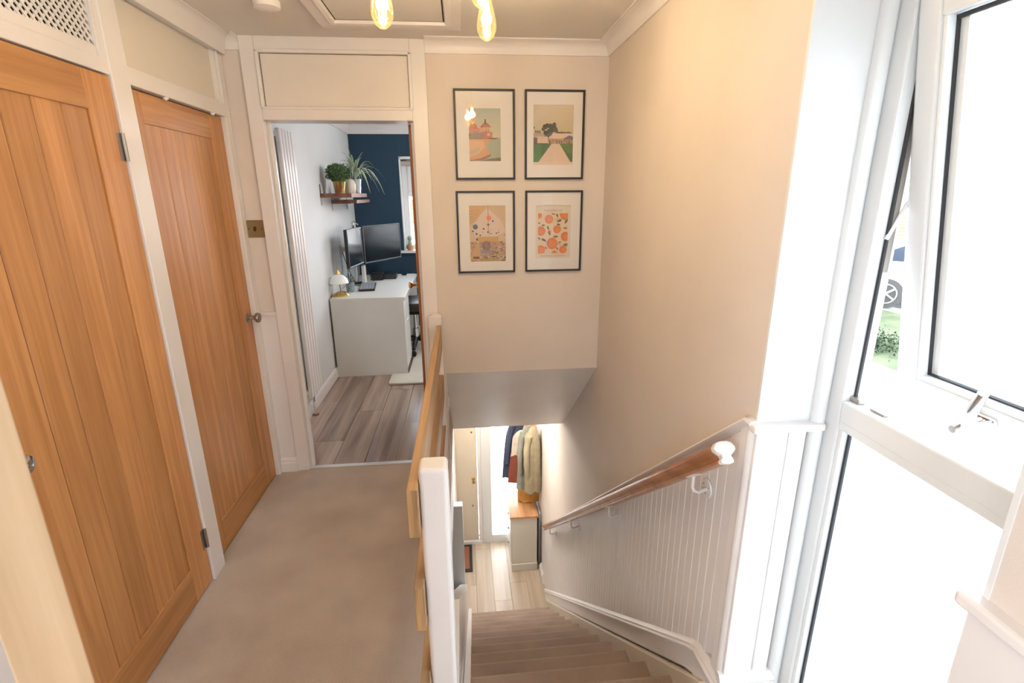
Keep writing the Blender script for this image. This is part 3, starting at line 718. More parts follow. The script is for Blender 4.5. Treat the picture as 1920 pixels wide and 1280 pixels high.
def orange(poly, disc):
    rect(poly, 0, 0, 1, 1, (.74, .66, .54)); 
    u0, u1, v0, v1 = .07, .93, .15, .91
    def D(u, v, r, c, sx_=1, rot=0):
        n = 18; pts = [(u+(math.cos(t)*r*sx_*math.cos(rot)-math.sin(t)*r*math.sin(rot)), v+(math.cos(t)*r*sx_*math.sin(rot)+math.sin(t)*r*math.cos(rot))*.70) for t in [2*math.pi*k/n for k in range(n)]]
        poly([(min(max(a, u0), u1), min(max(b, v0), v1)) for a, b in pts], c)
    rect(poly, u0, v0, u1, v1, (.76, .60, .42))
    for u, v, r_ in ((.10, .19, .08), (.38, .26, .12), (.83, .17, .14), (.62, .45, .11), (.15, .48, .13), (.86, .59, .13), (.48, .72, .16), (.80, .84, .11), (.15, .84, .13), (.55, .91, .08), (.40, .50, .05)):
        D(u, v, r_, OR); D(u+.02, v+.01, r_*.6, (.76, .26, .07))
    for u, v, r_, ro in ((.62, .19, .022, 1.3), (.68, .29, .03, -.3), (.88, .30, .03, -1.0), (.66, .36, .022, .2), (.86, .43, .022, 0), (.22, .37, .02, 0), (.36, .42, .025, 1.2), (.40, .53, .025, 1.0), (.58, .59, .03, 0), (.24, .65, .03, .5), (.70, .70, .02, -.5), (.90, .75, .04, 0), (.63, .82, .02, .9), (.30, .80, .02, 1), (.10, .62, .02, .8), (.09, .33, .02, 0), (.50, .16, .02, .3)):
        D(u, v, r_, rng.choice([LF, LF2]), 2.4, ro)
    for a in (((.52, .16), (.60, .19), (.66, .25)), ((.55, .27), (.75, .25), (.92, .29)), ((.08, .60), (.2, .66), (.36, .70)), ((.62, .73), (.72, .75), (.76, .73))):
        for (p_, q_), (r_, s_) in zip(a, a[1:]): poly([(p_, q_-.003), (r_, s_-.003), (r_, s_+.003), (p_, q_+.003)], LF)
p4, pr4 = picture('black framed orange fruit poster with leaves', .356, .677, 1.187, 1.632, orange, (.415, .612, 1.262, 1.553))
def text(s_, size, loc, mat, parent, rot=(R(90), 0, 0), name='lettering', space=1.0):
    c = bpy.data.curves.new(name, 'FONT'); c.body = s_; c.size = size; c.align_x = 'CENTER'; c.space_character = space; c.extrude = .0001
    tmp = bpy.data.objects.new('tmp', c); COL.objects.link(tmp); me = bpy.data.meshes.new_from_object(tmp.evaluated_get(bpy.context.evaluated_depsgraph_get()))
    bpy.data.objects.remove(tmp); me.materials.clear(); me.materials.append(mat); o = bpy.data.objects.new(name, me); COL.objects.link(o)
    o.parent = parent; o.location = Vector(loc)-Vector(ORG[parent.name]); o.rotation_euler = rot; return o
red = plain('faded_red_ink', (.50, .22, .16), .8)
text('VALENCIA', .017, (.513, YB-.0078, 1.519), red, pr4, space=1.35)
text('NARANJAS VALENCIA', .012, (.513, YB-.0078, 1.271), red, pr4, space=1.25)

# ================================================================== OFFICE
struct('wall_office_left', boxm(-1.3, -1.2, YB+.1, 6.15, -.2, 2.45), GREYW)
s = MB().box(-1.3, -.665, 6.05, 6.25, -.2, 2.45).box(1.5, 2.1, 6.05, 6.25, -.2, 2.45).box(-.665, 1.5, 6.05, 6.25, 2.02, 2.45).box(-.665, 1.5, 6.05, 6.25, -.2, .975)
struct('wall_office_far', s, NAVY)
s = MB().box(1.6, 1.75, YB+.1, 3.5, -.2, 2.45).box(1.6, 1.75, 5.5, 6.15, -.2, 2.45).box(1.6, 1.75, 3.5, 5.5, -.2, .9).box(1.6, 1.75, 3.5, 5.5, 2.1, 2.45)
struct('wall_office_right', s, GREYW)
w6 = sroot('added_window_6', (1.68, 4.5, 1.5))  # second office window out of view, added to brighten the room
for a in ((3.5, 3.57, .9, 2.1), (5.43, 5.5, .9, 2.1), (3.57, 5.43, .9, .97), (3.57, 5.43, 2.03, 2.1), (4.47, 4.53, .97, 2.03)):
    build('frame_bar', boxm(1.66, 1.72, *a), UPVC, w6, bevel=.004)
build('pane', boxm(1.687, 1.693, 3.55, 5.45, .95, 2.05), CLEAR, w6)
s = MB().prism([(-1.2, 0), (-1.184, 0), (-1.184, .075), (-1.190, .09), (-1.2, .092)], 'y', YB+.1, 6.05)
struct('baseboard_office', s, WHITE)
struct('baseboard_office_far', boxm(-1.2, 1.6, 6.035, 6.05, 0, .09), WHITE, bevel=.004)
w2 = sroot('window_2', (.14, 6.1, 1.5))
def fb(n, *a, mt=UPVC, bev=.004): return build(n, boxm(*a), mt, w2, bevel=bev)
fb('reveal', -.672, -.655, 6.04, 6.15, .99, 2.03); fb('reveal', -.672, 1.5, 6.04, 6.15, 2.0, 2.03)
fb('jamb', -.655, -.59, 6.13, 6.19, 1.0, 2.0); fb('jamb', 1.43, 1.5, 6.13, 6.19, 1.0, 2.0)
fb('head', -.655, 1.5, 6.13, 6.19, 1.93, 2.0); fb('sill_rail', -.655, 1.5, 6.13, 6.19, 1.0, 1.06)
fb('transom', -.59, 1.43, 6.13, 6.19, 1.60, 1.66); fb('mullion', .12, .17, 6.13, 6.19, 1.06, 1.93)
fb('sash_frame', -.59, -.545, 6.115, 6.17, 1.66, 1.93); fb('sash_frame', -.545, .12, 6.115, 6.17, 1.66, 1.70); fb('sash_frame', -.545, .12, 6.115, 6.17, 1.89, 1.93)
fb('pane', -.60, 1.44, 6.158, 6.164, 1.04, 1.95, mt=CLEAR, bev=0)
fb('window_board', -.73, 1.52, 5.99, 6.15, .97, .998)
bb = MB().lathe([(0, -.655), (.022, -.655), (.022, 1.44), (0, 1.44)], (0, 6.09, 1.965), 'x', 14)
bb.box(-.650, 1.44, 6.085, 6.088, 1.93, 1.965)
bo = build('roller_blind', bb, plain('taupe_blind_fabric', (.45, .40, .36), .8), smooth=True); tag(bo, 'rolled up taupe blind at the head of the office window', 'blind')

# office door (oak, open)
d3 = bpy.data.objects.new('door_3', None); COL.objects.link(d3); d3['kind'] = 'structure'
d3.location = (-.232, 2.985, .006); d3.rotation_euler = (0, 0, R(95.2)); ORG['door_3'] = (0, 0, 0)
def db(n, *a, mt=OAKX, bev=.001): return build(n, boxm(*a), mt, d3, world=False, bevel=bev, seg=1)
db('stile', 0, .12, 0, .035, 0, 1.972); db('stile', .62, .74, 0, .035, 0, 1.972)
db('top_rail', .12, .62, 0, .035, 1.86, 1.972); db('bottom_rail', .12, .62, 0, .035, 0, .17)
for k in range(5): db('plank', .121+k*.1, .219+k*.1, .006, .029, .17, 1.86)
db('latch_plate', .7395, .7415, .007, .028, .93, 1.08, mt=GOLD)
for q, n in ((-.03, 1), (.065, 1)):
    build('door_knob', MB().lathe([(0, -.03), (.018, -.03), (.026, -.018), (.024, -.008), (.010, -.002), (.010, .03), (.024, .03), (.024, .034), (0, .034)] if q < 0 else [(0, .001), (.024, .001), (.010, .006), (.010, .03), (.026, .05), (.018, .064), (0, .064)], (.69, 0 if q < 0 else .034, .985), 'y', 20), GOLD, d3, world=False, smooth=True)

# radiator, tall, with valve and pipe
ra = thing('radiator', 'tall white column radiator on the office side wall', 'radiator', (-1.16, 3.74, .1))
for k in range(5):
    y0 = 3.592+k*.058
    build('column', boxm(-1.165, -1.135, y0, y0+.048, .17, 2.035), WHITE, ra, bevel=.010, seg=3)
for z in (.20, 1.98): build('header', boxm(-1.185, -1.160, 3.60, 3.87, z, z+.03), WHITE, ra, bevel=.006)
for z in (.5, 1.7): build('wall_bracket', boxm(-1.198, -1.165, 3.71, 3.75, z, z+.03), WHITE, ra)
va = thing('radiator_valve', 'white and chrome thermostatic valve on a copper pipe by the radiator', 'valve', (-1.16, 3.70, 0))
build('pipe', MB().tube([(-1.163, 3.70, .0), (-1.163, 3.70, .175)], .0075, 10), plain('painted_pipe', (.72, .70, .66), .35), va, smooth=True)
build('floor_collar', MB().lathe([(0, 0), (.026, 0), (.024, .006), (0, .008)], (-1.163, 3.70, 0), 'z', 18), plain('wood_collar', (.16, .07, .04), .5), va, smooth=True)
build('valve_body', MB().tube([(-1.163, 3.70, .11), (-1.163, 3.70, .20), (-1.150, 3.70, .235)], [.008, .012, .010], 12), CHROME, va, smooth=True)
build('valve_head', MB().lathe([(0, .24), (.014, .24), (.018, .25), (.018, .30), (.012, .315), (0, .316)], (-1.15, 3.70, 0), 'z', 18), plain('cream_plastic', (.72, .70, .46), .4), va, smooth=True)

# shelves and plants
SHW = wood('shelf_wood', (.14, .05, .03), (.30, .13, .07), 'y', .45)
def shelf(lab, x0, x1, y0, y1, z0, z1):
    s_ = thing('wall_shelf', lab, 'shelf', (x0, (y0+y1)/2, z0), group='wooden wall shelves in the office')
    build('board', boxm(x0, x1, y0, y1, z0, z1), SHW, s_, bevel=.001)
    for yy in (y0+.004, y1-.05):
        b = MB().box(x0, x0+.004, yy, yy+.028, z0-.065, z1+.075).box(x0, x1-.06, yy, yy+.028, z0-.004, z0)
        build('bracket', b, STEEL, s_)
shelf('upper wooden shelf with plants on the grey office wall', -1.199, -.935, 4.65, 5.40, 1.60, 1.634)
shelf('lower wooden shelf just below the plant shelf', -1.199, -.965, 5.02, 5.72, 1.545, 1.575)
ST = 1.634
bp_ = thing('potted_bush', 'small round bushy green plant in a gold pot on the shelf', 'plant', (-1.06, 4.79, ST))
build('pot', MB().lathe([(0, 0), (.040, 0), (.055, .105), (.057, .107), (.052, .107), (.048, .09), (0, .09)], (-1.06, 4.79, ST), 'z', 28), GOLD, bp_, smooth=True)
fol = MB(); rg = random.Random(5)
fol.lathe([(0, .085), (.06, .10), (.088, .15), (.085, .20), (.05, .235), (0, .243)], (-1.06, 4.79, ST), 'z', 16)
for k in range(1500):
    v = Vector((rg.gauss(0, 1), rg.gauss(0, 1), rg.gauss(0, 1))).normalized()
    if v.z < -.55: continue
    r_ = .095*(.72+.3*rg.random()); c = Vector((-1.06, 4.79, ST+.165))+Vector((v.x*r_*1.1, v.y*r_*1.1, v.z*r_*.85))
    a = v.cross(Vector((rg.gauss(0, 1), rg.gauss(0, 1), rg.gauss(0, 1)))).normalized(); b = (v+Vector((rg.gauss(0, .5), rg.gauss(0, .5), rg.gauss(0, .5)))).normalized()
    L = .016
    fol.m = 1 if rg.random() < .3 else 0
    fol.add([c-a*L*.35, c+b*L*.5+a*L*.1, c+a*L*.35, c+b*L*1.2], [(0, 1, 2), (0, 3, 1), (1, 3, 2)])
GR1 = plain('dark_leaf_green', (.045, .10, .030), .6, var=.3, vscale=40); GR2 = plain('pale_leaf_tip', (.22, .30, .12), .6)
build('foliage', fol, [GR1, GR2], bp_, kind='stuff')
build('soil', MB().lathe([(0, .088), (.048, .088), (.04, .12), (0, .13)], (-1.06, 4.79, ST), 'z', 16), GR1, bp_, smooth=True)
jug = thing('ceramic_jug', 'cream lidded ceramic jug between the two shelf plants', 'jug', (-.99, 5.0, ST))
CER = plain('cream_ceramic', (.72, .66, .55), .35)
build('body', MB().lathe([(0, 0), (.046, 0), (.050, .03), (.052, .08), (.038, .115), (.030, .122), (0, .124)], (-1.005, 4.965, ST), 'z', 28), CER, jug, smooth=True)
build('handle', MB().tube([(-1.025, 4.965, ST+.118), (-1.02, 4.965, ST+.146), (-1.005, 4.965, ST+.155), (-.99, 4.965, ST+.146), (-.985, 4.965, ST+.118)], .005, 8), plain('cane_handle', (.40, .28, .16), .6), jug, smooth=True)
spd = thing('spider_plant', 'spider plant with long arching leaves in a silver pot', 'plant', (-.965, 5.17, ST))
build('pot', MB().lathe([(0, 0), (.042, 0), (.054, .12), (.056, .13), (.050, .13), (.046, .11), (0, .11)], (-.985, 5.14, ST), 'z', 28), plain('silver_pot', (.55, .57, .62), .25, .9), spd, smooth=True)
GR3 = plain('variegated_leaf', (.42, .50, .34), .5, var=.25, vscale=60)
for k in range(44):
    a = k*2.399; L = .24+.17*rg.random(); out = .25+.75*(k % 4)/3; w_ = .0085
    if math.cos(a) < -.2: out *= .5
    dirv = Vector((math.cos(a), math.sin(a)*.9, 0)); side = Vector((-math.sin(a), math.cos(a), 0)); pts = []
    n = 8
    for j in range(n+1):
        s_ = j/n; pts.append(Vector((-.985, 5.14, ST+.12))+dirv*L*out*s_*1.0+Vector((0, 0, L*(1.35*s_-(.4+1.3*out)*s_*s_))))
    for p in pts:
        if p.x < -.925: p.z = max(p.z, ST+.02)
        p.x = max(p.x, -1.185)
    mb = MB(); vs = []; fs = []
    for j, p in enumerate(pts):
        ww = w_*math.sin(math.pi*min(.97, .12+.88*j/n))
        vs += [p-side*ww, p+Vector((0, 0, -ww*.5)), p+side*ww]
    for j in range(n):
        for q in (0, 1): fs.append((j*3+q, j*3+q+1, j*3+q+4, j*3+q+3))
    mb.add(vs, fs); build('leaf', mb, GR3, spd, smooth=True)

ol = thing('added_office_pendant', 'unseen white globe pendant added to light the office', 'lamp', (.55, 4.5, 2.38))  # lamp outside the view, put in to lift the office light level
build('rose', MB().lathe([(0, -.02), (.05, -.02), (.05, 0), (0, 0)], (.55, 4.5, 2.38), 'z', 24), WHITE, ol, smooth=True)
build('cord', MB().tube([(.55, 4.5, 2.37), (.55, 4.5, 2.20)], .004, 6), WHITE, ol)
build('globe', MB().lathe([(0, 1.98), (.07, 2.0), (.11, 2.05), (.12, 2.10), (.11, 2.15), (.07, 2.20), (0, 2.22)], (.55, 4.5, 0), 'z', 24), emit_mat('lit_globe', (1, .96, .92), 18), ol, smooth=True)
# desk
dk = thing('desk', 'white desk with drawers along the office side wall', 'desk', (-.86, 5.2, 0))
DW = plain('white_desk_laminate', (.74, .74, .71), .35)
DX0, DX1, DY0, DY1 = -1.183, -.545, 4.54, 5.96
build('desktop', boxm(DX0, DX1+.015, DY0, DY1, .712, .735), DW, dk, bevel=.002)
build('end_panel', boxm(DX0, DX1, DY0, DY0+.020, 0, .712), DW, dk, bevel=.0015)
build('side_panel', boxm(DX0, DX1-.02, DY0+.40, DY0+.418, .02, .712), DW, dk)
build('far_panel', boxm(DX0, DX1, DY1-.02, DY1, 0, .712), DW, dk)
build('back_panel', boxm(DX0, DX0+.018, DY0+.42, DY1-.02, .35, .712), DW, dk)
for z0, z1 in ((.495, .690), (.060, .488)):
    dr_ = build('drawer_front', boxm(DX1-.022, DX1+.004, DY0+.004, DY0+.415, z0, z1), DW, dk, bevel=.003)
    build('finger_notch', boxm(DX1-.004, DX1+.012, DY0+.15, DY0+.27, z1-.008, z1+.002), DW, dr_, bevel=.003)
build('apron', boxm(DX1-.03, DX1-.012, DY0+.42, DY1-.02, .64, .712), DW, dk)
# rug, chair
rug = build('rug', MB().prism([(-.69, 4.265), (.9, 4.265), (.9, 5.80), (-.535, 5.80), (-.535, 4.535), (-.69, 4.535)], 'z', .001, .020), RUGM, bevel=.006); tag(rug, 'cream rug under the desk and office chair', 'rug')
ch = thing('office_chair', 'black office chair beside the white desk', 'chair', (-.52, 5.27, .02))
LEA = plain('black_leather', (.018, .018, .020), .38)
mb = MB()
for z, sc in ((.44, .80), (.455, .97), (.50, 1.0), (.525, .95), (.535, .8)): mb.v += [( -.52+.225*sc*math.copysign(abs(math.cos(t))**.6, math.cos(t)), 5.27+.23*sc*math.copysign(abs(math.sin(t))**.6, math.sin(t)), z+.04) for t in [2*math.pi*k/28 for k in range(28)]]
n = 28
for j in range(4):
    for i in range(n): mb.f.append((j*n+i, j*n+(i+1) % n, (j+1)*n+(i+1) % n, (j+1)*n+i)); mb.mi.append(0)
mb.f += [tuple(range(n-1, -1, -1)), tuple(range(4*n, 5*n))]; mb.mi += [0, 0]
build('seat', mb, LEA, ch, smooth=True)
build('seat_mechanism', boxm(-.62, -.46, 5.18, 5.35, .42, .485), BLACK, ch, bevel=.015)
build('lever', MB().tube([(-.50, 5.23, .44), (-.44, 5.12, .43)], .009, 8), BLACK, ch, smooth=True)
build('gas_column', MB().lathe([(0, .12), (.032, .12), (.032, .26), (.018, .265), (.018, .44), (0, .44)], (-.52, 5.27, 0), 'z', 18), CHROME, ch, smooth=True)
for k in range(5):
    a = R(196+72*k); ex, ey = -.52+.25*math.cos(a), 5.27+.25*math.sin(a)
    lg = build('base_leg', MB().tube([(-.52, 5.27, .15), ((-.52+ex)/2, (5.27+ey)/2, .135), (ex, ey, .10)], [.030, .022, .014], 8), BLACK, ch, smooth=True)
    build('caster', MB().lathe([(0, -.022), (.026, -.022), (.029, -.012), (.029, .012), (.026, .022), (0, .022)], (ex, ey, .05), 'y', 18), BLACK, lg, smooth=True)
mb = MB()
rings = []
for j in range(9):
    z = .66+j*.06; xo = -.02+.06*math.sin(j/8*math.pi)
    rings.append([(-.28+dx, 5.27+dy*(1-.15*abs(j-4)/4), z) for a_, dx, dy in [(0, .0-xo, -.2), (0, .035-xo, -.2), (0, .05-xo, 0), (0, .035-xo, .2), (0, -xo, .2), (0, .015-xo, 0)]])
mb.sweep(rings); build('backrest', mb, LEA, ch, smooth=True)
build('back_support', MB().tube([(-.49, 5.27, .47), (-.26, 5.27, .50), (-.22, 5.27, .72)], .02, 8), BLACK, ch, smooth=True)

# monitors on a twin arm
def monitor(lab, a, b, z0, z1):
    """a,b: (x,y) of the left and right edges as seen from the front"""
    A, B = Vector((*a, 0)), Vector((*b, 0)); c = (A+B)/2; L = (B-A).length; ang = math.atan2(B.y-A.y, B.x-A.x)
    t_ = thing('computer_monitor', lab, 'monitor', (c.x, c.y, (z0+z1)/2), ang, 'twin monitors on the desk')
    h2 = (z1-z0)/2
    def b(n, *q, mt=BLACK, bev=.003): return build(n, boxm(*q), mt, t_, world=False, bevel=bev)
    b('back_shell', -L/2, L/2, .004, .030, -h2, h2)
    for q in ((-L/2, L/2, -h2, -h2+.014), (-L/2, L/2, h2-.010, h2)): b('bezel', q[0], q[1], -.004, .004, q[2], q[3], mt=plain('grey_bezel', (.10, .11, .12), .3))
    for q in ((-L/2, -L/2+.010), (L/2-.010, L/2)): b('bezel', q[0], q[1], -.004, .004, -h2, h2, mt=plain('grey_bezel', (.10, .11, .12), .3))
    b('screen', -L/2+.01, L/2-.01, .000, .004, -h2+.014, h2-.010, mt=plain('dark_screen', (.010, .014, .018), .16), bev=0)
    b('mount_block', -.05, .05, .030, .055, -.05, .05)
monitor('left monitor of the pair, turned side-on to the office door', (-1.035, 4.78), (-.985, 5.20), .965, 1.318)
monitor('right monitor of the pair, angled across the desk corner', (-.975, 5.215), (-.675, 5.73), .955, 1.325)
arm = thing('monitor_arm', 'black twin monitor arm pole on the desk', 'monitor arm', (-1.09, 5.33, .735))
build('clamp', boxm(-1.13, -1.05, 5.29, 5.37, .7355, .755), BLACK, arm, bevel=.004)
build('pole', MB().lathe([(0, .75), (.017, .75), (.017, 1.36), (0, 1.365)], (-1.09, 5.33, 0), 'z', 16), CHROME, arm, smooth=True)
build('arm', MB().tube([(-1.09, 5.33, 1.15), (-1.12, 5.18, 1.15), (-1.075, 5.0, 1.145)], .014, 8), BLACK, arm, smooth=True)
build('arm', MB().tube([(-1.09, 5.33, 1.18), (-1.0, 5.52, 1.16), (-.89, 5.53, 1.145)], .014, 8), BLACK, arm, smooth=True)
build('top_clip', MB().tube([(-1.09, 5.33, 1.35), (-1.06, 5.24, 1.37), (-1.0, 5.19, 1.34)], .008, 8), CHROME, arm, smooth=True)
# lamp
lp = thing('desk_lamp', 'small desk lamp with white glass shade and brass base', 'lamp', (-1.105, 4.66, .735))
lx, ly = -1.115, 4.68
build('base', MB().lathe([(0, .736), (.078, .736), (.080, .744), (.062, .758), (.040, .772), (.012, .782), (0, .783)], (lx, ly, 0), 'z', 32), GOLD, lp, smooth=True)
build('stem', MB().tube([(lx, ly, .78), (lx-.004, ly, .83), (lx-.018, ly, .87)], .005, 8), GOLD, lp, smooth=True)
build('shade', MB().lathe([(.088, .852), (.090, .856), (.078, .893), (.050, .920), (.020, .932), (.018, .930), (.048, .915), (.074, .889)], (lx-.012, ly, 0), 'z', 32), plain('opal_glass', (.82, .88, .86), .2), lp, smooth=True)
build('finial', MB().lathe([(0, .93), (.020, .93), (.017, .950), (.009, .962), (.009, .978), (0, .98)], (lx-.012, ly, 0), 'z', 18), GOLD, lp, smooth=True)
# pen pot, pens
pp = thing('pen_pot', 'grey patterned pen pot behind the desk lamp', 'pot', (-1.07, 4.88, .735))
build('pot', MB().lathe([(0, .736), (.038, .736), (.040, .83), (.037, .83), (.035, .742), (0, .742)], (-1.07, 4.88, 0), 'z', 24), plain('patterned_tin', (.20, .26, .30), .4, var=.5, vscale=60), pp, smooth=True)
PL = ['red', 'green', 'black-barrelled', 'silver', 'dark blue', 'thin black']
PC = [(.55, .06, .05), (.05, .35, .22), (.05, .05, .06), (.6, .6, .62), (.10, .10, .30), (.03, .03, .03)]
for k in range(6):
    a = k*1.05; bx_, by_ = -1.07+.02*math.cos(a), 4.88+.02*math.sin(a)
    pe = build('pen', MB().tube([(bx_, by_, .744), (bx_+.018*math.cos(a), by_+.018*math.sin(a), .88+.012*(k % 3))], .004, 6), plain('pen_%s' % 'abcdef'[k], PC[k], .4), smooth=True)
    tag(pe, PL[k]+' pen standing in the grey pot on the desk', 'pen', 'pens in the pen pot')
# tower speaker, keyboard, clutter
sp_ = build('white_speaker', boxm(-1.03, -1.0, 5.27, 5.36, .736, .93), DW, bevel=.004); tag(sp_, 'tall narrow white speaker under the monitors', 'speaker')
kb = thing('keyboard', 'small black keyboard with grey keys on the desk', 'keyboard', (-.945, 5.08, .736))
K = lambda x, y: Vector((-.945+x*math.cos(.12)-y*math.sin(.12), 5.08+x*math.sin(.12)+y*math.cos(.12)))
kb.rotation_euler = (0, 0, .12)
build('case', boxm(-.075, .075, -.20, .20, 0, .018), BLACK, kb, world=False, bevel=.005)
kk = MB()
for i in range(5):
    for j in range(14): kk.box(-.066+i*.027, -.066+i*.027+.022, -.19+j*.0272, -.19+j*.0272+.023, .018, .024)
build('keys', kk, plain('grey_keys', (.34, .36, .42), .5), kb, world=False, kind='stuff')
for k in (1, 2):
    y = 5.55+.1*k; x = -1.0+.11*k
    b_ = build('desk_gadget', boxm(-1.12+.13*k, -.99+.13*k, 5.44+.08*k, 5.58+.08*k, .736, .79+.02*(k % 2)), BLACK, bevel=.006)
    tag(b_, ['black gadget nearest the white speaker under the monitors', 'flat black gadget second from the white speaker', 'black gadget under the right monitor', 'flat black gadget beside the papers on the desk'][k], 'gadget')
for k, (x0, x1, y0) in enumerate(((-.80, -.70, 5.82), (-.64, -.56, 5.80))):
    p_ = build('paper_sheet', boxm(x0, x1, y0, y0+.11, .7355, .741+.004*k), plain('paper_white', (.82, .82, .82), .7)); tag(p_, ['white papers at the far wall end of the desk', 'small white note pad at the far outer desk corner'][k], 'paper')
wl = build('black_wallet', boxm(-.695, -.645, 5.85, 5.93, .736, .75), BLACK, bevel=.004); tag(wl, 'flat black wallet between the papers on the desk', 'wallet')
cb = MB()
for (p, q, r__) in (((-1.19, 5.23, 1.08), (-1.16, 5.22, .92), (-1.10, 5.28, .745)), ((-1.09, 5.33, 1.1), (-1.02, 5.36, .90), (-.94, 5.42, .745)), ((-1.12, 5.1, .96), (-1.13, 5.05, .84), (-1.09, 5.12, .745)), ((-1.1, 5.2, .745), (-1.03, 5.15, .742), (-1.0, 5.24, .742))):
    P_ = [Vector(p), Vector(q), Vector(r__)]
    cb.tube([P_[0]*(1-t)**2+P_[1]*2*t*(1-t)+P_[2]*t*t for t in [i/8 for i in range(9)]], .0035, 6)
co_ = build('cable', cb, BLACK, smooth=True); tag(co_, 'tangle of black cables behind the monitors', 'cable')
pl = thing('wall_plug', 'white plug in the socket behind the left monitor', 'plug', (-1.2, 5.23, 1.10))
build('socket_plate', boxm(-1.2, -1.192, 5.16, 5.30, 1.06, 1.145), WHITE, pl, bevel=.002)
build('plug_body', boxm(-1.192, -1.150, 5.205, 5.255, 1.075, 1.125), plain('off_white_plastic', (.75, .68, .58), .4), pl, bevel=.008)
# cactus on sill
cu = thing('sill_cactus', 'small round cactus in a terracotta pot on the window board', 'plant', (-.60, 6.04, .998))
build('pot', MB().lathe([(0, .999), (.032, .999), (.042, 1.045), (.042, 1.055), (.036, 1.055), (0, 1.045)], (-.60, 6.04, 0), 'z', 20), plain('terracotta', (.55, .28, .13), .7), cu, smooth=True)
build('cactus_ball', MB().lathe([(0, 1.04), (.020, 1.05), (.026, 1.075), (.020, 1.098), (.012, 1.105), (.024, 1.12), (.028, 1.14), (.020, 1.16), (0, 1.168)], (-.60, 6.04, 0), 'z', 18), plain('cactus_green', (.34, .42, .30), .7), cu, smooth=True)

# ================================================================== LOWER HALL
fh = sroot('floor_hall')
x = -1.30; ci = 0
while x < XR:
    y = 3.6-[.1, .7, .35][ci % 3]
    while y < 5.42:
        y0, y1 = max(y, 3.9), min(y+1.2, 5.42)
        if y1-y0 > .03: build('plank', boxm(x+.001, min(x+.19, XR)-.001, y0+.001, y1-.001, LZ-.012, LZ-.0006*random.random()), HALLW, fh, bevel=.001, seg=1)
        y += 1.2
    x += .19; ci += 1
hl = thing('added_hall_ceiling_light', 'unseen white glass dome light added on the hall ceiling', 'lamp', (.28, 4.5, -.26))  # lamp hidden above the soffit line, put in to brighten the hall
build('rim', MB().lathe([(0, -.28), (.13, -.28), (.13, -.26), (0, -.26)], (.28, 4.5, 0), 'z', 28), WHITE, hl, smooth=True)
build('dome', MB().lathe([(0, -.36), (.05, -.352), (.09, -.33), (.12, -.28), (0, -.28)], (.28, 4.5, 0), 'z', 28), emit_mat('lit_dome', (1, .92, .82), 42), hl, smooth=True)
struct('floor_hall_slab', boxm(-1.6, 1.0, 1.0, 5.6, LZ-.2, LZ-.013), DARK)
struct('wall_hall_left', MB().box(-1.6, -1.5, 1.0, 5.6, LZ, -.2).box(-.30, -.165, 4.18, 5.42, LZ, -.2), CREAM)
struct('wall_stair_end', boxm(-.36, -.079, 4.10, 4.178, LZ, -1.160), UPVC, bevel=.004)
struct('wall_hall_back', boxm(-1.6, -.13, 1.0, 1.1, LZ, -.2), CREAM)
FY = 5.42
s = MB().box(-1.6, -.86, FY, FY+.12, LZ, -.2).box(-.86, 1.0, FY, FY+.12, -.48, -.2).box(.78, 1.0, FY, FY+.12, LZ, -.48)
struct('wall_front', s, CREAM)
fd = sroot('door_4', (-.38, FY, LZ))
DOORP = plain('cream_front_door', (.70, .62, .50), .45)
build('leaf', boxm(-.81, .088, FY+.01, FY+.055, LZ+.045, -.56), DOORP, fd, bevel=.003)
build('frame_side', boxm(.094, .135, FY-.01, FY+.07, LZ, -.48), WHITE, fd, bevel=.003); build('frame_side', boxm(-.86, -.815, FY-.01, FY+.07, LZ, -.48), WHITE, fd, bevel=.003)
build('threshold', boxm(-.86, .135, FY-.02, FY+.07, LZ-.002, LZ+.040), WHITE, fd, bevel=.003); build('frame_head', boxm(-.86, .135, FY-.01, FY+.07, -.555, -.48), WHITE, fd, bevel=.003)
build('lock_cylinder', MB().lathe([(0, -.014), (.016, -.014), (.022, -.008), (.024, .0), (0, 0)], (.040, FY+.010, -1.685), 'y', 20), GOLD, fd, smooth=True)
build('lock_pull', MB().lathe([(0, -.008), (.018, -.008), (.020, 0), (0, 0)], (.040, FY+.010, -1.735), 'y', 16), GOLD, fd, smooth=True)
build('spyhole', MB().lathe([(0, -.006), (.010, -.006), (.012, 0), (0, 0)], (.033, FY+.010, -1.07), 'y', 16), BRASS, fd, smooth=True)
build('bolt_cap', MB().lathe([(0, -.008), (.010, -.008), (.012, 0), (0, 0)], (.025, FY+.010, -2.06), 'y', 16), STEEL, fd, smooth=True)
w3 = sroot('window_3', (.5, FY, -1.5))
def gb(n, *a, mt=UPVC, bev=.005): return build(n, boxm(*a), mt, w3, bevel=bev)
gb('jamb', .136, .255, FY-.01, FY+.06, LZ, -.48); gb('jamb', .735, .79, FY-.01, FY+.06, LZ, -.48)
gb('sill_rail', .255, .735, FY-.01, FY+.06, LZ, -2.49); gb('head', .255, .735, FY-.01, FY+.06, -.56, -.48)
gb('pane', .25, .74, FY+.025, FY+.031, -2.5, -.55, mt=FROST2, bev=0)
dm = thing('doormat', 'dark rubber doormat with a brown centre inside the front door', 'doormat', (-.08, 5.15, LZ))
build('border', boxm(-.162, -.004, 4.918, 5.392, LZ+.0005, LZ+.010), plain('black_rubber', (.03, .03, .03), .8), dm, bevel=.003)
build('coir_centre', boxm(-.13, -.040, 4.96, 5.35, LZ+.009, LZ+.014), plain('brown_coir', (.30, .11, .06), .9, bump=.5, bscale=300), dm)
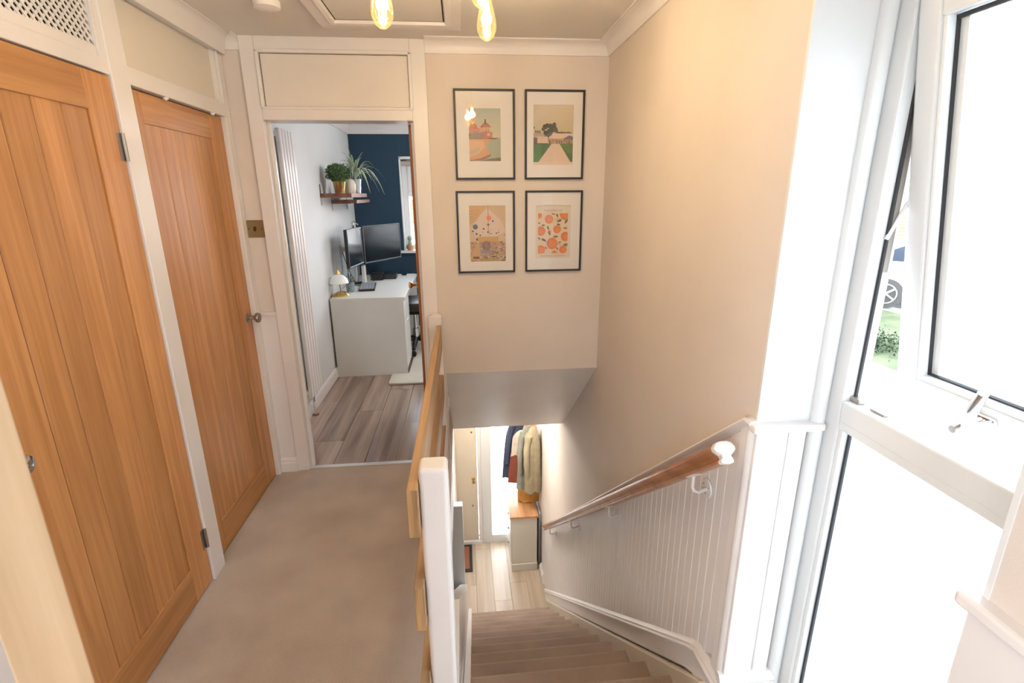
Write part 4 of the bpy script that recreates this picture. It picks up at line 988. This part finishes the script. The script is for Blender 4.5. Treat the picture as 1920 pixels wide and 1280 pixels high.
# shoe cabinet
cbn = thing('hall_cabinet', 'white shoe cabinet with a wooden top by the front glazing', 'cabinet', (.59, 5.12, LZ))
CBW = plain('white_cabinet_paint', (.74, .71, .64), .45)
build('body', boxm(.452, .740, 4.875, 5.375, LZ+.004, -1.885), CBW, cbn, bevel=.003)
build('plinth', boxm(.446, .745, 4.869, 5.380, LZ, LZ+.10), CBW, cbn, bevel=.006)
build('worktop', boxm(.430, .752, 4.858, 5.385, -1.885, -1.862), wood('cabinet_top', (.50, .24, .10), (.78, .46, .24), 'y', .35), cbn, bevel=.002)
for k in range(3): 
    z0 = LZ+.115+k*.20
    f_ = build('drawer_front', boxm(.440, .453, 4.89, 5.36, z0, z0+.19), CBW, cbn, bevel=.003)
    build('drawer_knob', MB().lathe([(0, .424), (.012, .424), (.012, .432), (.005, .441), (0, .441)], (0, 5.12, z0+.10), 'x', 14), STEEL, f_, smooth=True)
struct('trim_29', boxm(XR-.03, XR-.002, 4.95, 5.40, LZ, -1.9), plain('grey_pipe_box', (.55, .56, .58), .5), bevel=.01)
# coats on hooks
hk = thing('coat_rack', 'row of coat hooks on the right hall wall', 'coat rack', (XR, 5.1, -.78))
build('rail', boxm(XR-.022, XR-.0005, 4.92, 5.38, -.83, -.74), WHITE, hk, bevel=.004)
for k in range(4):
    y = 4.98+k*.11
    build('hook', MB().tube([(XR-.02, y, -.76), (XR-.055, y, -.79), (XR-.06, y, -.765)], .005, 8), STEEL, hk, smooth=True)
def garment(name, lab, cat, mat, cx, cy, ztop, zbot, wx, wy, seed, lean=0, folds=7, flare=.35, top=.35, pm=None, sleeves=True):
    rr = random.Random(seed); n = 40; rings = []; N = 14
    ph = [rr.random()*6.28 for _ in range(4)]
    for j in range(N+1):
        t = j/N; z = ztop+(zbot-ztop)*t; sc = top+(1-top)*min(1, t*4.0)**.6
        sc *= (1-flare*.35)+flare*.5*t
        ring = []
        for i in range(n):
            a = 2*math.pi*i/n
            f = 1+.13*min(1, t*2.5)*math.sin(folds*a+ph[0]+t*1.1)+.06*math.sin(3*a+ph[1]+3*t)+.05*math.sin(11*a+ph[2]-2*t)
            x_ = cx+lean*t+wx*sc*f*math.cos(a); y_ = cy+wy*sc*f*math.sin(a)
            x_ = min(x_, XR-.004); ring.append((x_, y_, z+(.012*math.sin(5*a+ph[3]) if j == N else 0)))
        rings.append(ring)
    g = thing(name, lab, cat, (cx, cy, ztop))
    build('body', MB().sweep(rings), mat, g, smooth=True)
    if sleeves:
        for sgn in (-1, 1):
            p0 = Vector((cx-wx*.55, cy+sgn*wy*.75, ztop-.10)); p3 = Vector((cx-wx*.75+lean*.6, cy+sgn*wy*1.0, ztop-.10+(zbot-ztop)*.62))
            pts = []; rad = []
            for i in range(9):
                t = i/8; p = p0.lerp(p3, t); p += Vector((-.02*math.sin(t*3.1), .01*math.sin(t*7), 0)); p.x = min(p.x, XR-.06); pts.append(p); rad.append(.034-.010*t+.004*math.sin(t*19+seed))
            build('sleeve', MB().tube(pts, rad, 14), mat, g, smooth=True)
    return g
def cloth(n, c): return plain(n, c, .85, bump=.35, bscale=120, var=.12, vscale=14)
NV = cloth('navy_coat_cloth', (.045, .06, .11)); RB = cloth('red_brown_cloth', (.26, .07, .04)); MU = cloth('mustard_cloth', (.62, .33, .09)); KH = cloth('khaki_cloth', (.36, .31, .20)); SG = cloth('sage_cloth', (.25, .26, .22)); PK = cloth('pale_cloth', (.62, .54, .46))
garment('navy_coat', 'navy hooded coat hanging nearest the front glazing', 'coat', NV, .59, 5.335, -.84, -1.63, .135, .040, 1, lean=-.06)
g = garment('striped_jacket', 'pale jacket with a red-brown lower half beside the navy coat', 'jacket', PK, .615, 5.235, -.98, -1.30, .10, .030, 2, lean=-.03, sleeves=False)
rings = []
for j in range(6):
    t = j/5; z = -1.28-.36*t
    rings.append([(min(.585-.015*t+(.105+.02*t)*(1+.06*math.sin(6*a))*math.cos(a), XR-.004), 5.235+.034*(1+.06*math.sin(6*a))*math.sin(a), z) for a in [2*math.pi*i/32 for i in range(32)]])
build('lower_panel', MB().sweep(rings), RB, g, smooth=True)
garment('mustard_coat', 'long mustard yellow coat behind the khaki coat', 'coat', MU, .69, 5.145, -.82, -1.853, .115, .035, 3, sleeves=False, folds=4)
garment('sage_coat', 'grey-green coat hanging in front of the mustard coat', 'coat', SG, .66, 5.055, -.84, -1.62, .11, .035, 4, folds=6)
garment('khaki_coat', 'khaki coat on the hook nearest the stairs', 'coat', KH, .70, 4.945, -.80, -1.60, .085, .036, 6, folds=5)
build_k = None

# ================================================================== FOREGROUND DOOR (open, beside the camera)
d5 = sroot('door_5', (-.338, .350, 0)); d5.rotation_euler = (0, 0, math.atan2(.719, -.695))
build('leaf', boxm(.004, .74, -.0205, .0205, .01, 1.99), OAKPALE, d5, world=False, bevel=.002)
build('edge_lipping', boxm(0, .0045, -.0205, .0205, .01, 1.99), OAKPALE, d5, world=False, bevel=.001)

# ================================================================== OUTSIDE
GRASS = plain('lawn_green', (.05, .065, .028), .9, var=.35, vscale=3, bump=.5, bscale=30)
PAVE = plain('pale_concrete', (.62, .61, .58), .9, bump=.2, bscale=40)
struct('ground', boxm(-40, 70, -40, 90, -3.0, -2.78), PAVE)
s = MB().add([(6.4, -5, -1.18), (8.7, -5, -.74), (8.7, 60, -.74), (6.4, 60, -1.18), (6.4, -5, -2.8), (6.4, 60, -2.8), (8.7, -5, -2.8), (8.7, 60, -2.8)], [(0, 1, 2, 3), (0, 3, 5, 4), (1, 6, 7, 2), (0, 4, 6, 1), (3, 2, 7, 5)])
struct('ground_lawn', s, GRASS)
s = MB().box(8.7, 9.1, -5, 60, -2.8, -.742); struct('kerb', s, PAVE)
struct('street', boxm(9.1, 22, -5, 60, -2.8, -.74), plain('grey_asphalt', (.22, .22, .23), .9))
rg = random.Random(11); mb = MB()
for k in range(600):
    x, y = 7.2+rg.gauss(0, .22), 7.9+rg.gauss(0, .30); z = -1.18+(x-6.4)*.19+abs(rg.gauss(0, .10)); a = rg.random()*6.28; q = .05
    mb.add([(x, y, z), (x+q*math.cos(a), y+q*math.sin(a), z+.02), (x+q*.5*math.cos(a+1), y+q*.5*math.sin(a+1), z+q)], [(0, 1, 2)])
gs = build('garden_shrub', mb, plain('shrub_leaf', (.02, .035, .012), .8, var=.4, vscale=9)); tag(gs, 'low leafy shrub on the sloping lawn outside the window', 'shrub')
pr_ = thing('porch_roof', 'pale flat porch roof of jointed panels just below the stair window', 'roof', (2.2, 2.0, .05))
for k in range(7):
    build('panel', boxm(1.12, 3.72, -1.0+k*.85, -.155+k*.85, .03, .085), plain('pale_roof_sheet', (.70, .71, .72), .6), pr_, bevel=.004)
build('fascia', boxm(3.72, 3.78, -1.0, 4.95, -.12, .09), UPVC, pr_)
# car
car = thing('car', 'white car with dark windows parked across the lawn', 'car', (10.28, 9.24, -.74), R(135))
CARP = plain('white_car_paint', (.78, .78, .80), .25, coat=.6); CG = plain('tinted_car_glass', (.02, .03, .05), .1)
# local x = length, y = width
prof = [(-2.1, .30), (-2.15, .62), (-2.0, .86), (-1.15, .95), (-.55, 1.38), (1.15, 1.42), (1.95, .98), (2.10, .88), (2.15, .55), (2.1, .28)]
build('body', MB().prism(prof, 'y', -.85, .85), CARP, car, world=False, bevel=.06, seg=3)
build('side_window', MB().prism([(-1.0, .97), (-.50, 1.33), (1.05, 1.36), (1.78, 1.0)], 'y', -.862, .862), CG, car, world=False)
build('windscreen', MB().prism([(-1.12, .985), (-.60, 1.375), (-.585, 1.36), (-1.10, .965)], 'y', -.74, .74), CG, car, world=False)
for wx_ in (-1.32, 1.32):
    for sy in (-1, 1):
        wh = build('wheel', MB().lathe([(0, -.10), (.22, -.10), (.31, -.09), (.32, 0), (.31, .09), (.22, .10), (0, .10)], (wx_, sy*.78, .32), 'y', 28), plain('tyre_rubber', (.03, .03, .03), .8), car, world=False, smooth=True)
        sp = MB()
        for k in range(5):
            a = k*2*math.pi/5; sp.tube([(wx_, sy*.885, .32), (wx_+.19*math.cos(a), sy*.885, .32+.19*math.sin(a))], .022, 6)
        sp.lathe([(.185, -.01), (.21, -.01), (.21, .01), (.185, .01), (.185, -.01)], (wx_, sy*.885, .32), 'y', 28)
        build('alloy_rim', sp, STEEL, wh, world=False)
# brick house across the street, house beyond the office window
def house(lab, cx, cy, zb, zr, L, D, rot, wall, roofc, eave):
    hs = thing('house', lab, 'house', (cx, cy, zb), rot)
    build('walls', boxm(-L/2, L/2, -D/2, D/2, 0, eave), wall, hs, world=False)
    rt_ = zr-zb
    build('roof', MB().prism([(-D/2-.3, eave-.1), (0, rt_), (D/2+.3, eave-.1)], 'x', -L/2-.2, L/2+.2), roofc, hs, world=False)
    tiles = MB()
    for j in range(14):
        t = j/14; y = -D/2-.3+(D/2+.3)*t; z = eave-.1+(rt_-eave+.1)*t
        tiles.box(-L/2-.2, L/2+.2, y-.02, y+.03, z, z+.05)
    build('tile_courses', tiles, roofc, hs, world=False)
    build('chimney', boxm(-.4, .4, -.3, .3, rt_-.5, rt_+.9), wall, hs, world=False)
    for k in range(3):
        x_ = -L/2+L*(k+.5)/3
        wf = build('window_frame', boxm(x_-.6, x_+.6, -D/2-.04, -D/2+.02, eave*.45, eave*.8), UPVC, hs, world=False)
        build('window_glass', boxm(x_-.5, x_+.5, -D/2-.05, -D/2-.03, eave*.48, eave*.77), CG, wf, world=False)
BR = plain('orange_brick', (.40, .16, .09), .9, bump=.3, bscale=30, var=.3, vscale=12); RT = plain('red_roof_tile', (.34, .13, .08), .85, var=.25, vscale=8)
house('orange brick house with a tiled roof beyond the parked car', 17.5, 18.2, -2.8, 1.2, 8, 6, R(-45), BR, RT, 2.6)
house('pale rendered house with red roof seen through the office window', -1.0, 22.0, -2.8, 1.45, 16, 7, 0, plain('pale_render', (.70, .68, .64), .9), RT, 3.55)
